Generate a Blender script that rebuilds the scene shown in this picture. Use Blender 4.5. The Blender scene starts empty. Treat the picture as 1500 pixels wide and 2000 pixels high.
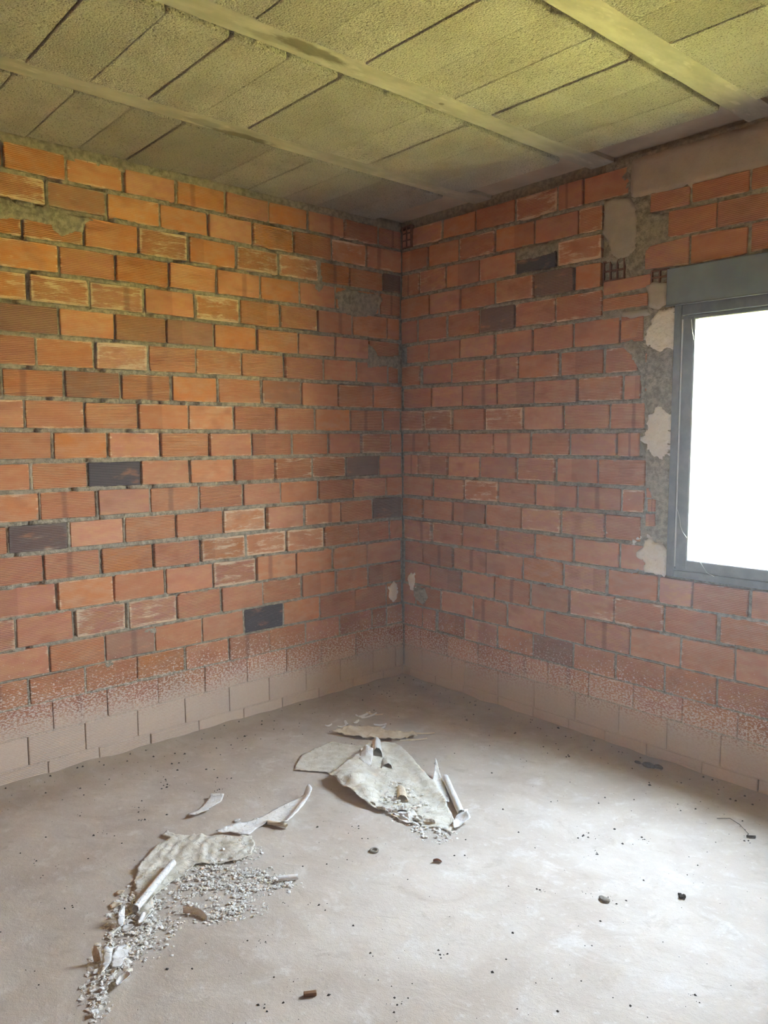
import bpy, bmesh, math, random
from mathutils import Vector, Matrix, noise
from mathutils.geometry import delaunay_2d_cdt
S = bpy.context.scene
COL = S.collection
rng = random.Random(7)

# ---------------------------------------------------------------- camera, light, exposure
CAM = dict(f=1517.46, pos=(3.41429, -3.16638, 1.48335), yaw=48.5029, pitch=-5.7242, roll=-0.2337)
cd = bpy.data.cameras.new('camera'); cam = bpy.data.objects.new('camera', cd); COL.objects.link(cam)
cd.sensor_fit = 'VERTICAL'; cd.sensor_height = 24.0; cd.lens = CAM['f']/2000*24.0
cd.clip_start = 0.02
_y, _p, _r = (math.radians(CAM[k]) for k in ('yaw', 'pitch', 'roll'))
_f = Vector((-math.sin(_y)*math.cos(_p), math.cos(_y)*math.cos(_p), math.sin(_p)))
_rt = Vector((math.cos(_y), math.sin(_y), 0)); _up = _rt.cross(_f)
_rr = math.cos(_r)*_rt + math.sin(_r)*_up; _uu = -math.sin(_r)*_rt + math.cos(_r)*_up
m = Matrix((( _rr.x, _uu.x, -_f.x), (_rr.y, _uu.y, -_f.y), (_rr.z, _uu.z, -_f.z))).to_4x4()
m.translation = CAM['pos']; cam.matrix_world = m
S.camera = cam

S.view_settings.view_transform = 'Standard'; S.view_settings.look = 'None'
S.view_settings.gamma = 1.0; S.view_settings.use_curve_mapping = False
S.view_settings.exposure = 0.80
S.cycles.use_denoising = True
S.cycles.max_bounces = 8; S.cycles.diffuse_bounces = 6; S.cycles.transparent_max_bounces = 12
S.cycles.sample_clamp_indirect = 12.0

SKY_TOP, SKY_LOW, SKY_STRENGTH = (0.66, 0.81, 1.0, 1), (0.86, 0.93, 1.0, 1), 54.0
w = bpy.data.worlds.new('world'); S.world = w; w.use_nodes = True
nt = w.node_tree; nt.nodes.clear()
tc = nt.nodes.new('ShaderNodeTexCoord'); sx = nt.nodes.new('ShaderNodeSeparateXYZ')
nt.links.new(tc.outputs['Generated'], sx.inputs[0])
cr = nt.nodes.new('ShaderNodeValToRGB'); nt.links.new(sx.outputs['Z'], cr.inputs[0])
e = cr.color_ramp.elements
e[0].position = 0.0; e[0].color = SKY_LOW; e[1].position = 0.8; e[1].color = SKY_TOP
bg = nt.nodes.new('ShaderNodeBackground'); bg.inputs[1].default_value = SKY_STRENGTH
nt.links.new(cr.outputs[0], bg.inputs[0])
wo = nt.nodes.new('ShaderNodeOutputWorld'); nt.links.new(bg.outputs[0], wo.inputs[0])
# the sun stands behind the house: it lights the dry field beyond the house's own shadow
SUN_ELEV, SUN_AZ, SUN_POWER = 55.0, 8.0, 1900.0
sl = bpy.data.lights.new('sun', 'SUN'); sl.energy = SUN_POWER; sl.color = (1.0, 0.93, 0.80); sl.angle = math.radians(0.6)
so = bpy.data.objects.new('sun', sl); COL.objects.link(so)
so.rotation_euler = (math.radians(90-SUN_ELEV), 0, math.radians(SUN_AZ))
FIELD = (0.68, 0.56, 0.12)
GLARE_HAZE_DENSITY = 0.022

WIN = (1.713, 2.50, 0.86, 2.02)           # window: x0, x1, z0, z1 in the wall y = 0
DOOR = (3.35, 3.351, 0.0, 0.001)
XB, YB, ZC = 4.60, -4.50, 2.68
def portal(name, loc, rot, sx_, sy_):
    l = bpy.data.lights.new(name, 'AREA'); l.shape = 'RECTANGLE'; l.size = sx_; l.size_y = sy_
    l.cycles.is_portal = True
    o = bpy.data.objects.new(name, l); COL.objects.link(o); o.location = loc; o.rotation_euler = rot
portal('window_portal', ((WIN[0]+WIN[1])/2, 0.16, (WIN[2]+WIN[3])/2), (math.radians(-90), 0, 0), WIN[1]-WIN[0], WIN[3]-WIN[2])
#portal('door_portal', ((DOOR[0]+DOOR[1])/2, YB-0.16, 1.05), (math.radians(90), 0, 0), 1.0, 2.1)

DATA = {'L':{1:[0.002,0.176,0.427,0.669,0.913,1.163,1.417,1.667,1.916,2.167],2:[0.007,0.265,0.515,0.761,1.01,1.258,1.502,1.748,2.0],3:[0.007,0.143,0.388,0.606,0.859,1.109,1.362,1.606,1.853,2.102],4:[0.015,0.171,0.49,0.73,0.971,1.221,1.467,1.721,1.963],5:[0.024,0.116,0.369,0.608,0.853,1.096,1.338,1.594,1.84,2.089],6:[0.02,0.257,0.499,0.744,0.996,1.244,1.489,1.732,1.975],7:[0.012,0.102,0.342,0.581,0.833,1.092,1.344,1.583,1.826,2.074],8:[0.0,0.225,0.479,0.728,0.978,1.227,1.472,1.714,1.964,2.214],9:[0.013,0.147,0.393,0.641,0.888,1.142,1.387,1.639,1.882,2.13],10:[0.001,0.087,0.313,0.55,0.792,1.041,1.286,1.535,1.784,2.024],11:[0.001,0.18,0.425,0.662,0.901,1.144,1.389,1.634,1.88,2.118],12:[-0.003,0.129,0.376,0.619,0.869,1.098,1.342,1.595,1.844,2.089],13:[0.002,0.229,0.469,0.719,0.961,1.215,1.47,1.725,1.972,2.221],14:[-0.002,0.102,0.341,0.589,0.838,1.087,1.342,1.589,1.839,2.086],15:[0.011,0.275,0.528,0.778,1.029,1.281,1.534,1.785,2.035],16:[0.011,0.264,0.507,0.746,0.991,1.236,1.478,1.723,1.964,2.208],17:[0.003,0.128,0.373,0.624,0.866,1.11,1.351,1.597,1.836,2.08],18:[-0.005,0.125,0.24,0.484,0.723,0.959,1.202,1.443,1.686,1.929,2.169],19:[-0.009,0.13,0.368,0.613,0.851,1.097,1.339,1.588,1.834,2.075],20:[-0.013,0.055,0.238,0.484,0.725,0.965,1.206,1.452,1.695,1.94,2.184],21:[-0.013,0.156,0.39,0.638,0.883,1.122,1.38,1.634,1.88,2.106]},
'R':{1:[0.08,0.325,0.568,0.835,1.094,1.234,1.479],2:[0.002,0.218,0.453,0.706,0.957,1.212,1.343],3:[-0.003,0.143,0.354,0.603,0.846,1.096,1.342],4:[-0.008,0.225,0.466,0.712,0.957,1.198,1.345],5:[-0.008,0.131,0.367,0.604,0.839,1.093,1.354],6:[0.031,0.223,0.463,0.712,0.957,1.198,1.445,1.569],7:[-0.004,0.152,0.4,0.639,0.872,1.117,1.367,1.541],8:[0.009,0.244,0.486,0.728,0.973,1.227,1.471,1.558],9:[-0.01,0.182,0.413,0.644,0.903,1.149,1.404,1.587],10:[0.008,0.233,0.469,0.708,0.951,1.191,1.445,1.561],11:[0.017,0.135,0.372,0.614,0.864,1.107,1.35,1.599],12:[0.007,0.254,0.499,0.745,0.991,1.235,1.479,1.597],13:[-0.002,0.174,0.413,0.655,0.902,1.149,1.394,1.583],14:[0.02,0.251,0.494,0.739,0.986,1.224,1.474,1.61],15:[0.02,0.177,0.418,0.667,0.915,1.164,1.409,1.669,1.831,2.074,2.266],16:[0.02,0.239,0.486,0.725,0.962,1.206,1.455,1.703,1.948,2.164],17:[0.114,0.324,0.576,0.815,1.058,1.298,1.543,1.787,2.026,2.246],18:[0.015,0.175,0.286,0.512,0.75,0.989,1.233,1.469,1.717,1.954,2.187],19:[0.019,0.158,0.38,0.614,0.84,1.084,1.326,1.564,1.803,2.045,2.276],20:[0.019,0.173,0.415,0.514,0.757,1.001,1.251,1.493,1.735,1.979,2.215],21:[0.064,0.283,0.507,0.759,0.993,1.215,1.419,1.639,1.901,2.139]},
'rects':[[1.58,1.758,2.431,2.428,2.511,2.503],[1.769,2.002,2.433,2.426,2.507,2.506],[2.011,2.204,2.429,2.424,2.508,2.505],[1.668,1.875,2.313,2.309,2.418,2.411],[1.881,2.103,2.31,2.308,2.412,2.404],[1.561,1.761,2.195,2.184,2.29,2.299],[1.771,2.004,2.185,2.187,2.302,2.291],[2.019,2.214,2.192,2.196,2.3,2.299],[1.355,1.593,2.11,2.118,2.171,2.173],[1.355,1.579,2.041,2.038,2.094,2.096],[1.454,1.562,1.903,1.907,1.985,1.992],[1.578,1.635,1.788,1.784,1.834,1.819],[1.589,1.659,1.726,1.727,1.774,1.77],[1.58,1.621,1.668,1.666,1.7,1.698],[1.606,1.644,1.257,1.259,1.355,1.356],[1.601,1.642,1.196,1.199,1.238,1.245],[1.608,1.647,1.134,1.136,1.191,1.194],[1.601,1.646,1.067,1.071,1.125,1.128]],
'pat':{'grey_mortar':[('L',[[2.214,2.425],[2.152,2.439],[2.128,2.417],[2.054,2.418],[1.988,2.43],[1.945,2.415],[1.882,2.415],[1.836,2.415],[1.8,2.419],[1.807,2.403],[1.843,2.386],[1.856,2.349],[1.909,2.335],[1.949,2.312],[1.976,2.33],[1.992,2.355],[2.094,2.359],[2.157,2.354],[2.218,2.343]]),('L',[[0.49,2.252],[0.413,2.283],[0.275,2.276],[0.173,2.288],[0.147,2.245],[0.184,2.188],[0.225,2.146],[0.356,2.133],[0.467,2.152],[0.481,2.202]]),('L',[[0.634,2.405],[0.58,2.413],[0.59,2.376],[0.573,2.271],[0.601,2.239],[0.628,2.265],[0.618,2.33]]),('L',[[0.267,1.997],[0.216,1.978],[0.186,1.934],[0.026,1.944],[-0.002,1.985],[-0.002,1.882],[0.026,1.865],[0.123,1.875],[0.258,1.861],[0.273,1.906]]),('L',[[1.672,0.578],[1.631,0.59],[1.584,0.576],[1.578,0.555],[1.612,0.541],[1.659,0.562]]),('L',[[1.844,0.459],[1.787,0.457],[1.801,0.435],[1.833,0.432]]),('R',[[0.842,2.4],[0.885,2.41],[1.093,2.399],[1.097,2.35],[1.029,2.344],[0.962,2.338],[0.855,2.344]]),('R',[[1.352,2.311],[1.376,2.339],[1.513,2.492],[1.577,2.506],[1.58,2.431],[1.626,2.422],[1.665,2.413],[1.673,2.366],[1.663,2.307],[1.601,2.293],[1.567,2.273],[1.558,2.202],[1.529,2.174],[1.493,2.18],[1.461,2.233],[1.347,2.257]]),('R',[[0.093,0.579],[0.188,0.578],[0.219,0.524],[0.177,0.473],[0.104,0.506]]),('R',[[1.452,1.898],[1.513,1.898],[1.562,1.888],[1.576,1.823],[1.581,1.651],[1.564,1.647],[1.551,1.75],[1.503,1.829],[1.453,1.876]]),('R',[[1.606,1.984],[1.71,2.019],[1.713,1.813],[1.71,1.61],[1.71,1.372],[1.707,1.201],[1.632,1.185],[1.607,1.233],[1.59,1.37],[1.577,1.614],[1.577,1.802]])],
'smooth_plaster':[('R',[[1.349,2.528],[1.402,2.532],[1.476,2.518],[1.52,2.47],[1.528,2.406],[1.524,2.333],[1.525,2.291],[1.484,2.253],[1.429,2.254],[1.387,2.288],[1.376,2.344],[1.343,2.394],[1.351,2.457]]),('R',[[1.566,2.122],[1.598,2.138],[1.675,2.127],[1.678,2.039],[1.628,2.014],[1.587,2.03],[1.579,2.088]]),('R',[[1.442,2.03],[1.581,2.024],[1.594,1.996],[1.511,1.99],[1.455,2.001]])],
'lintel':[('R',[[1.483,2.682],[1.661,2.685],[1.862,2.688],[2.063,2.688],[2.237,2.69],[2.509,2.691],[2.52,2.479],[2.071,2.503],[2.001,2.506],[1.929,2.508],[1.869,2.505],[1.807,2.506],[1.776,2.506],[1.761,2.492],[1.744,2.511],[1.712,2.503],[1.668,2.501],[1.589,2.509],[1.524,2.51],[1.485,2.519],[1.478,2.562],[1.482,2.64]])],
'white_plaster':[('R',[[1.716,2.018],[1.719,1.841],[1.691,1.843],[1.663,1.832],[1.64,1.824],[1.611,1.842],[1.586,1.865],[1.571,1.893],[1.573,1.925],[1.583,1.955],[1.612,1.984],[1.628,2.013],[1.679,2.018]]),('R',[[1.642,1.607],[1.665,1.608],[1.683,1.584],[1.713,1.568],[1.715,1.388],[1.684,1.372],[1.667,1.36],[1.644,1.376],[1.62,1.376],[1.595,1.408],[1.583,1.429],[1.558,1.451],[1.587,1.478],[1.598,1.511],[1.585,1.549],[1.62,1.57],[1.625,1.596]]),('R',[[1.613,1.032],[1.638,1.012],[1.686,0.995],[1.707,0.964],[1.709,0.899],[1.696,0.859],[1.643,0.858],[1.607,0.864],[1.599,0.908],[1.562,0.931],[1.567,0.955],[1.591,0.985]]),('R',[[1.533,0.979],[1.565,1.019],[1.575,1.014],[1.554,0.981],[1.536,0.965]]),('R',[[0.04,0.632],[0.114,0.671],[0.104,0.611],[0.114,0.567],[0.072,0.539],[0.061,0.575]]),('L',[[0.113,0.591],[0.052,0.592],[0.024,0.529],[0.069,0.477],[0.113,0.5]])]},
'hol':[[1.357,1.462,2.173,2.257,3,2],[1.598,1.672,2.123,2.181,2,2],[0.007,0.08,2.557,2.674,2,3]],
'spec':[['L',1.76,1.307,'d'],['L',0.305,1.297,'g'],['L',0.085,1.047,'g'],['L',0.991,0.527,'d'],['L',2.095,1.048,'s'],['L',0.057,1.821,'k'],['L',0.084,2.325,'g'],['R',0.975,2.332,'d'],['R',1.164,2.213,'g'],['R',0.671,2.089,'g'],['R',0.277,1.816,'k'],['R',1.129,0.414,'h'],['R',0.294,0.394,'k'],['L',2.064,2.483,'w'],['L',1.488,2.359,'w'],['L',1.938,2.095,'w'],['L',1.204,2.088,'w'],['L',1.727,2.069,'w'],['L',0.979,2.362,'w'],['L',0.745,2.357,'w'],['L',1.706,1.836,'w'],['L',1.208,0.92,'w'],['L',0.973,0.91,'w'],['L',1.087,1.045,'w'],['L',0.721,0.913,'w'],['L',1.842,0.658,'w'],['L',1.153,0.783,'w'],['L',2.143,2.065,'w'],['L',1.623,0.671,'w'],['R',0.945,2.601,'w'],['R',1.246,2.329,'w'],['R',0.358,1.562,'w'],['R',0.833,1.554,'w'],['R',0.592,1.171,'w'],['L',1.878,2.478,'h'],['L',1.601,1.969,'h'],['L',1.372,1.965,'h'],['L',2.099,1.957,'h'],['L',1.845,1.706,'h'],['L',0.855,1.692,'h'],['L',1.728,0.53,'h']],
'z':{'L':{1:(2.5445,-0.0019),2:(2.4078,0.0077),3:(2.291,-0.0036),4:(2.1598,-0.0026),5:(2.0227,0.0023),6:(1.8991,-0.0006),7:(1.7695,-0.0021),8:(1.626,0.0058),9:(1.4927,0.0061),10:(1.3645,0.0054),11:(1.2371,0.006),12:(1.1149,0.001),13:(0.9805,0.003),14:(0.8537,0.001),15:(0.7231,0.0004),16:(0.598,-0.0054),17:(0.4599,-0.0008),18:(0.3409,-0.0027),19:(0.2024,0.0001),0:(2.6615,0.0),20:(0.072,0.0),21:(-0.06,0.0)},
'R':{1:(2.5456,-0.012),2:(2.414,-0.0113),3:(2.2749,-0.0011),4:(2.1456,-0.0001),5:(2.0019,0.0086),6:(1.8882,-0.007),7:(1.7566,-0.0043),8:(1.6265,-0.001),9:(1.4938,0.0),10:(1.3684,0.0015),11:(1.2409,-0.0019),12:(1.1121,0.003),13:(0.9859,-0.0004),14:(0.8526,0.0003),15:(0.7211,0.0039),16:(0.5885,0.0065),17:(0.4634,-0.003),18:(0.3337,-0.0022),19:(0.208,0.0036),0:(2.6626,0.0),20:(0.072,0.0),21:(-0.06,0.0)}},
'F':{'flat':[[0.665,-1.275],[0.556,-1.155],[0.518,-0.958],[0.562,-0.935],[0.644,-0.896],[0.659,-0.854],[0.77,-0.93],[0.807,-1.029],[0.842,-1.124],[0.801,-1.18],[0.777,-1.185],[0.733,-1.223]],
'main':[[0.738,-0.919,0.05],[0.725,-0.842,0.03],[0.715,-0.784,0.012],[0.751,-0.751],[0.848,-0.768],[1.03,-0.851],[1.158,-0.899],[1.33,-0.998],[1.46,-1.077],[1.511,-1.153],[1.465,-1.152],[1.404,-1.192],[1.325,-1.179],[1.316,-1.14],[1.251,-1.175],[1.218,-1.224,0.006],[1.2,-1.243,0.01],[1.106,-1.254,0.028],[0.964,-1.245,0.034],[0.848,-1.22,0.034],[0.827,-1.11,0.048],[0.797,-1.011,0.055]],
'mainc':[[0.967,-1.18,0.062],[1.072,-1.198,0.048],[0.929,-1.199,0.055],[0.936,-1.025,0.028],[1.08,-1.122,0.016],[1.089,-1.087,0.008],[0.97,-0.92,0.008],[1.206,-1.021,0.006],[1.407,-1.135,0.012],[0.827,-0.836,0.01],[1.245,-1.117,0.008],[1.16,-1.179,0.008]],
'flap':[[0.809,-0.976,0.085],[0.849,-0.967,0.078],[0.879,-0.996,0.06],[0.897,-1.021,0.035],[0.898,-1.043,0.03],[0.841,-1.045,0.05],[0.806,-1.001,0.06]],
'arches':[[[0.854,-0.99],[0.867,-0.926],[0.707,-0.826]],
[[0.949,-1.01],[0.959,-0.952],[0.84,-0.889]],
[[1.187,-1.131],[1.229,-1.11],[1.11,-1.039]]],
'scrap':[[0.444,-0.883],[0.431,-0.822],[0.489,-0.73],[0.569,-0.684],[0.642,-0.673],[0.725,-0.594],[0.768,-0.615],[0.718,-0.731],[0.665,-0.769],[0.619,-0.793],[0.598,-0.83],[0.552,-0.846],[0.497,-0.866]],
'leaf':[[1.081,-0.803],[1.15,-0.846],[1.229,-0.901],[1.313,-0.962],[1.344,-0.991],[1.329,-1.0],[1.25,-0.956],[1.158,-0.899]],
'curl':[[1.438,-1.054],[1.445,-1.029],[1.447,-0.993],[1.476,-1.029],[1.504,-1.039],[1.506,-1.094],[1.51,-1.137],[1.469,-1.102]],
'rag':[[1.255,-1.18],[1.297,-1.142],[1.332,-1.155],[1.341,-1.195],[1.389,-1.199],[1.356,-1.22],[1.31,-1.23],[1.254,-1.224]],
'strip':[[0.928,-1.811],[0.929,-1.774],[0.931,-1.708],[0.934,-1.648],[0.927,-1.588],[0.909,-1.507],[0.898,-1.436],[0.908,-1.398],[0.887,-1.356],[0.922,-1.361],[0.996,-1.461],[1.034,-1.527],[1.065,-1.586],[1.064,-1.597],[0.994,-1.624],[0.996,-1.673],[1.017,-1.72],[0.996,-1.744],[0.956,-1.766],[0.942,-1.796]],
'folded':[[0.753,-1.827],[0.719,-1.813],[0.718,-1.771],[0.653,-1.678],[0.669,-1.642],[0.693,-1.64],[0.716,-1.665],[0.733,-1.733],[0.767,-1.749],[0.762,-1.806]],
'crinkled':[[0.804,-1.967],[0.795,-1.938],[0.838,-1.928],[0.871,-1.892],[0.945,-1.818],[1.032,-1.722],[1.085,-1.737],[1.15,-1.795],[1.149,-1.838],[1.131,-1.875],[1.1,-1.925],[1.064,-1.966],[1.102,-2.019],[1.105,-2.077],[1.127,-2.112],[1.158,-2.163],[1.218,-2.192],[1.255,-2.242],[1.207,-2.243],[1.112,-2.201],[1.012,-2.166],[0.945,-2.115],[0.922,-2.091],[0.87,-2.029],[0.845,-1.949]],
'tail':[[1.32,-2.348],[1.317,-2.326],[1.352,-2.312],[1.365,-2.332],[1.38,-2.355],[1.397,-2.371],[1.397,-2.385],[1.386,-2.395],[1.358,-2.383]],
'shard':[[1.313,-2.339],[1.332,-2.366],[1.371,-2.388],[1.381,-2.4],[1.398,-2.432],[1.373,-2.416],[1.329,-2.393],[1.337,-2.384]],
'oval':[[1.466,-2.417],[1.45,-2.407],[1.44,-2.393],[1.439,-2.37],[1.457,-2.37],[1.467,-2.374],[1.474,-2.394],[1.479,-2.416]],
'chip':[[1.509,-2.5],[1.514,-2.493],[1.519,-2.485],[1.533,-2.486],[1.529,-2.494],[1.53,-2.505]],
'piece2':[[1.227,-2.237],[1.214,-2.223],[1.214,-2.191],[1.23,-2.196],[1.257,-2.231],[1.266,-2.256],[1.259,-2.263]],
'piece3':[[1.218,-2.309],[1.199,-2.295],[1.175,-2.265],[1.209,-2.28],[1.229,-2.293],[1.23,-2.304]],
'tan':[[1.325,-2.42],[1.339,-2.405]],
'rollA':[[1.188,-0.851],[1.447,-1.031]],
'rollB':[[1.034,-2.033],[1.196,-2.24]],
'strips':[[[0.693,-0.595],[0.781,-0.507]],
[[0.705,-0.726],[0.807,-0.585]],
[[0.685,-0.691],[0.742,-0.589]]],
'slivers':[[[0.327,-0.64],[0.381,-0.625]],
[[0.354,-0.645],[0.342,-0.556]],
[[0.38,-0.649],[0.377,-0.54]],
[[0.336,-0.574],[0.418,-0.529]],
[[0.409,-0.724],[0.393,-0.677]],
[[0.495,-0.66],[0.534,-0.607]],
[[0.551,-0.681],[0.55,-0.631]],
[[0.394,-0.814],[0.406,-0.77]],
[[0.358,-0.738],[0.413,-0.762]],
[[0.339,-0.853],[0.346,-0.815]]],
'flakes':[[0.891,-1.698],[0.93,-1.637],[1.373,-1.791],[1.108,-2.268],[1.051,-2.228],[1.175,-2.272],[1.211,-2.307],[1.246,-2.286]],
'crescent':[[1.285,-2.126],[1.315,-2.116],[1.366,-2.086]],
'halftube':[[1.338,-1.808],[1.373,-1.752]],
'crumb':[[[[1.054,-2.182],[1.154,-2.176],[1.263,-2.212],[1.361,-2.282],[1.401,-2.335],[1.406,-2.392],[1.498,-2.465],[1.525,-2.502],[1.473,-2.493],[1.369,-2.435],[1.303,-2.38],[1.184,-2.3],[1.097,-2.239]],2300],[[[1.101,-2.064],[1.086,-1.942],[1.133,-1.889],[1.196,-1.866],[1.255,-1.801],[1.348,-1.78],[1.394,-1.781],[1.367,-1.833],[1.339,-1.894],[1.24,-1.988],[1.166,-2.079]],3000],[[[1.316,-2.076],[1.334,-2.023],[1.39,-1.945],[1.428,-1.931],[1.407,-1.993],[1.377,-2.066]],800],[[[1.124,-2.147],[1.312,-1.916],[1.382,-1.922],[1.319,-2.033],[1.325,-2.142],[1.416,-2.253],[1.361,-2.282]],900],[[[1.014,-1.82],[1.069,-1.731],[1.133,-1.765],[1.169,-1.849],[1.121,-1.902]],600],[[[1.282,-1.179],[1.379,-1.162],[1.511,-1.13],[1.523,-1.199],[1.454,-1.249],[1.298,-1.221]],420],[[[0.865,-1.009],[1.134,-1.012],[1.319,-1.075],[1.301,-1.17],[1.15,-1.198],[0.915,-1.11]],700]],
'wood':[[1.828,-2.055],[1.846,-2.026]],
'brown':[1.606,-1.328],
'ring':[1.407,-1.444],
'black':[2.276,-0.892],
'clod':[2.121,-1.09],
'twig':[[2.115,-0.307],[2.152,-0.278],[2.195,-0.289],[2.252,-0.344]],
'twigend':[[2.252,-0.361],[2.276,-0.34]],
'clods':[[1.689,-0.072],[1.728,-0.053],[1.638,-0.072]]}}

# ---------------------------------------------------------------- material helpers
class NB:
    def __init__(s, name):
        s.m = bpy.data.materials.new(name); s.m.use_nodes = True
        s.t = s.m.node_tree; s.t.nodes.clear()
        s.out = s.t.nodes.new('ShaderNodeOutputMaterial')
        s.b = s.t.nodes.new('ShaderNodeBsdfPrincipled'); s.t.links.new(s.b.outputs[0], s.out.inputs[0])
        s.b.inputs['Roughness'].default_value = 0.9
        s.b.inputs['Specular IOR Level'].default_value = 0.2
    def n(s, t, **kw):
        x = s.t.nodes.new('ShaderNode'+t)
        for k, v in kw.items(): setattr(x, k, v)
        return x
    def put(s, sock, v):
        if isinstance(v, bpy.types.NodeSocket): s.t.links.new(v, sock)
        elif v is not None:
            if isinstance(v, tuple) and len(v) == 3 and sock.type == 'RGBA': v = v+(1,)
            sock.default_value = v
    def math(s, op, a, b=None, c=None, clamp=False):
        x = s.n('Math', operation=op, use_clamp=clamp); s.put(x.inputs[0], a); s.put(x.inputs[1], b); s.put(x.inputs[2], c)
        return x.outputs[0]
    def mix(s, f, a, b, mode='MIX'):
        x = s.n('Mix', data_type='RGBA', blend_type=mode); s.put(x.inputs[0], f); s.put(x.inputs[6], a); s.put(x.inputs[7], b)
        return x.outputs[2]
    def ramp(s, v, lo, hi, a=0.0, b=1.0):
        x = s.n('MapRange', interpolation_type='SMOOTHSTEP'); s.put(x.inputs[0], v)
        for i, q in zip((1, 2, 3, 4), (lo, hi, a, b)): s.put(x.inputs[i], q)
        return x.outputs[0]
    def noise(s, vec, scale, detail=3.0, rough=0.55, dist=0.0):
        x = s.n('TexNoise'); s.put(x.inputs['Vector'], vec); x.inputs['Scale'].default_value = scale
        x.inputs['Detail'].default_value = detail; x.inputs['Roughness'].default_value = rough; x.inputs['Distortion'].default_value = dist
        return x.outputs['Fac']
    def vmul(s, vec, v):
        x = s.n('VectorMath', operation='MULTIPLY'); s.put(x.inputs[0], vec); s.put(x.inputs[1], v); return x.outputs[0]
    def vadd(s, vec, v):
        x = s.n('VectorMath', operation='ADD'); s.put(x.inputs[0], vec); s.put(x.inputs[1], v); return x.outputs[0]
    def pos(s): return s.n('NewGeometry').outputs['Position']
    def sep(s, vec):
        x = s.n('SeparateXYZ'); s.put(x.inputs[0], vec); return x.outputs
    def comb(s, a, b, c):
        x = s.n('CombineXYZ'); s.put(x.inputs[0], a); s.put(x.inputs[1], b); s.put(x.inputs[2], c); return x.outputs[0]
    def bump(s, h, dist, strength=1.0, prev=None):
        x = s.n('Bump'); x.inputs['Strength'].default_value = strength; x.inputs['Distance'].default_value = dist
        s.put(x.inputs['Height'], h); s.put(x.inputs['Normal'], prev); return x.outputs[0]
    def finish(s, col, normal=None, rough=None, spec=None):
        s.put(s.b.inputs['Base Color'], col); s.put(s.b.inputs['Normal'], normal)
        s.put(s.b.inputs['Roughness'], rough); s.put(s.b.inputs['Specular IOR Level'], spec)
        return s.m

DUST = (0.70, 0.575, 0.465)
def dust_mask(b, p, low, high):
    """height band of splashed dust and lime at the foot of the wall: returns solid cover, speckle cover"""
    q = b.sep(p); u = b.math('SUBTRACT', q[0], q[1])
    wob = b.noise(b.comb(u, 0.0, 0.0), 2.2, 2.0)
    z = b.math('ADD', q[2], b.math('MULTIPLY_ADD', wob, 0.16, -0.08))
    # the cover climbs away from the corner along the wall on the left
    z = b.math('SUBTRACT', z, b.math('MULTIPLY', b.math('MAXIMUM', b.math('MULTIPLY', q[1], -1.0), 0.0), 0.02))
    fine = b.noise(p, 110.0, 3.0, 0.65)
    solid = b.ramp(b.math('ADD', z, b.math('MULTIPLY_ADD', fine, 0.16, -0.08)), low+0.09, low-0.03)
    sv = b.noise(b.vmul(p, (1, 1, 1.7)), 80.0, 3.0, 0.72)
    dens = b.ramp(z, high, low, 0.0, 1.0)
    thr = b.math('MULTIPLY_ADD', dens, -0.27, 0.735)
    speck = b.ramp(b.math('SUBTRACT', sv, thr), 0.0, 0.035)
    speck = b.math('MULTIPLY', speck, b.ramp(z, high+0.06, high-0.12))
    return solid, speck

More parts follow.
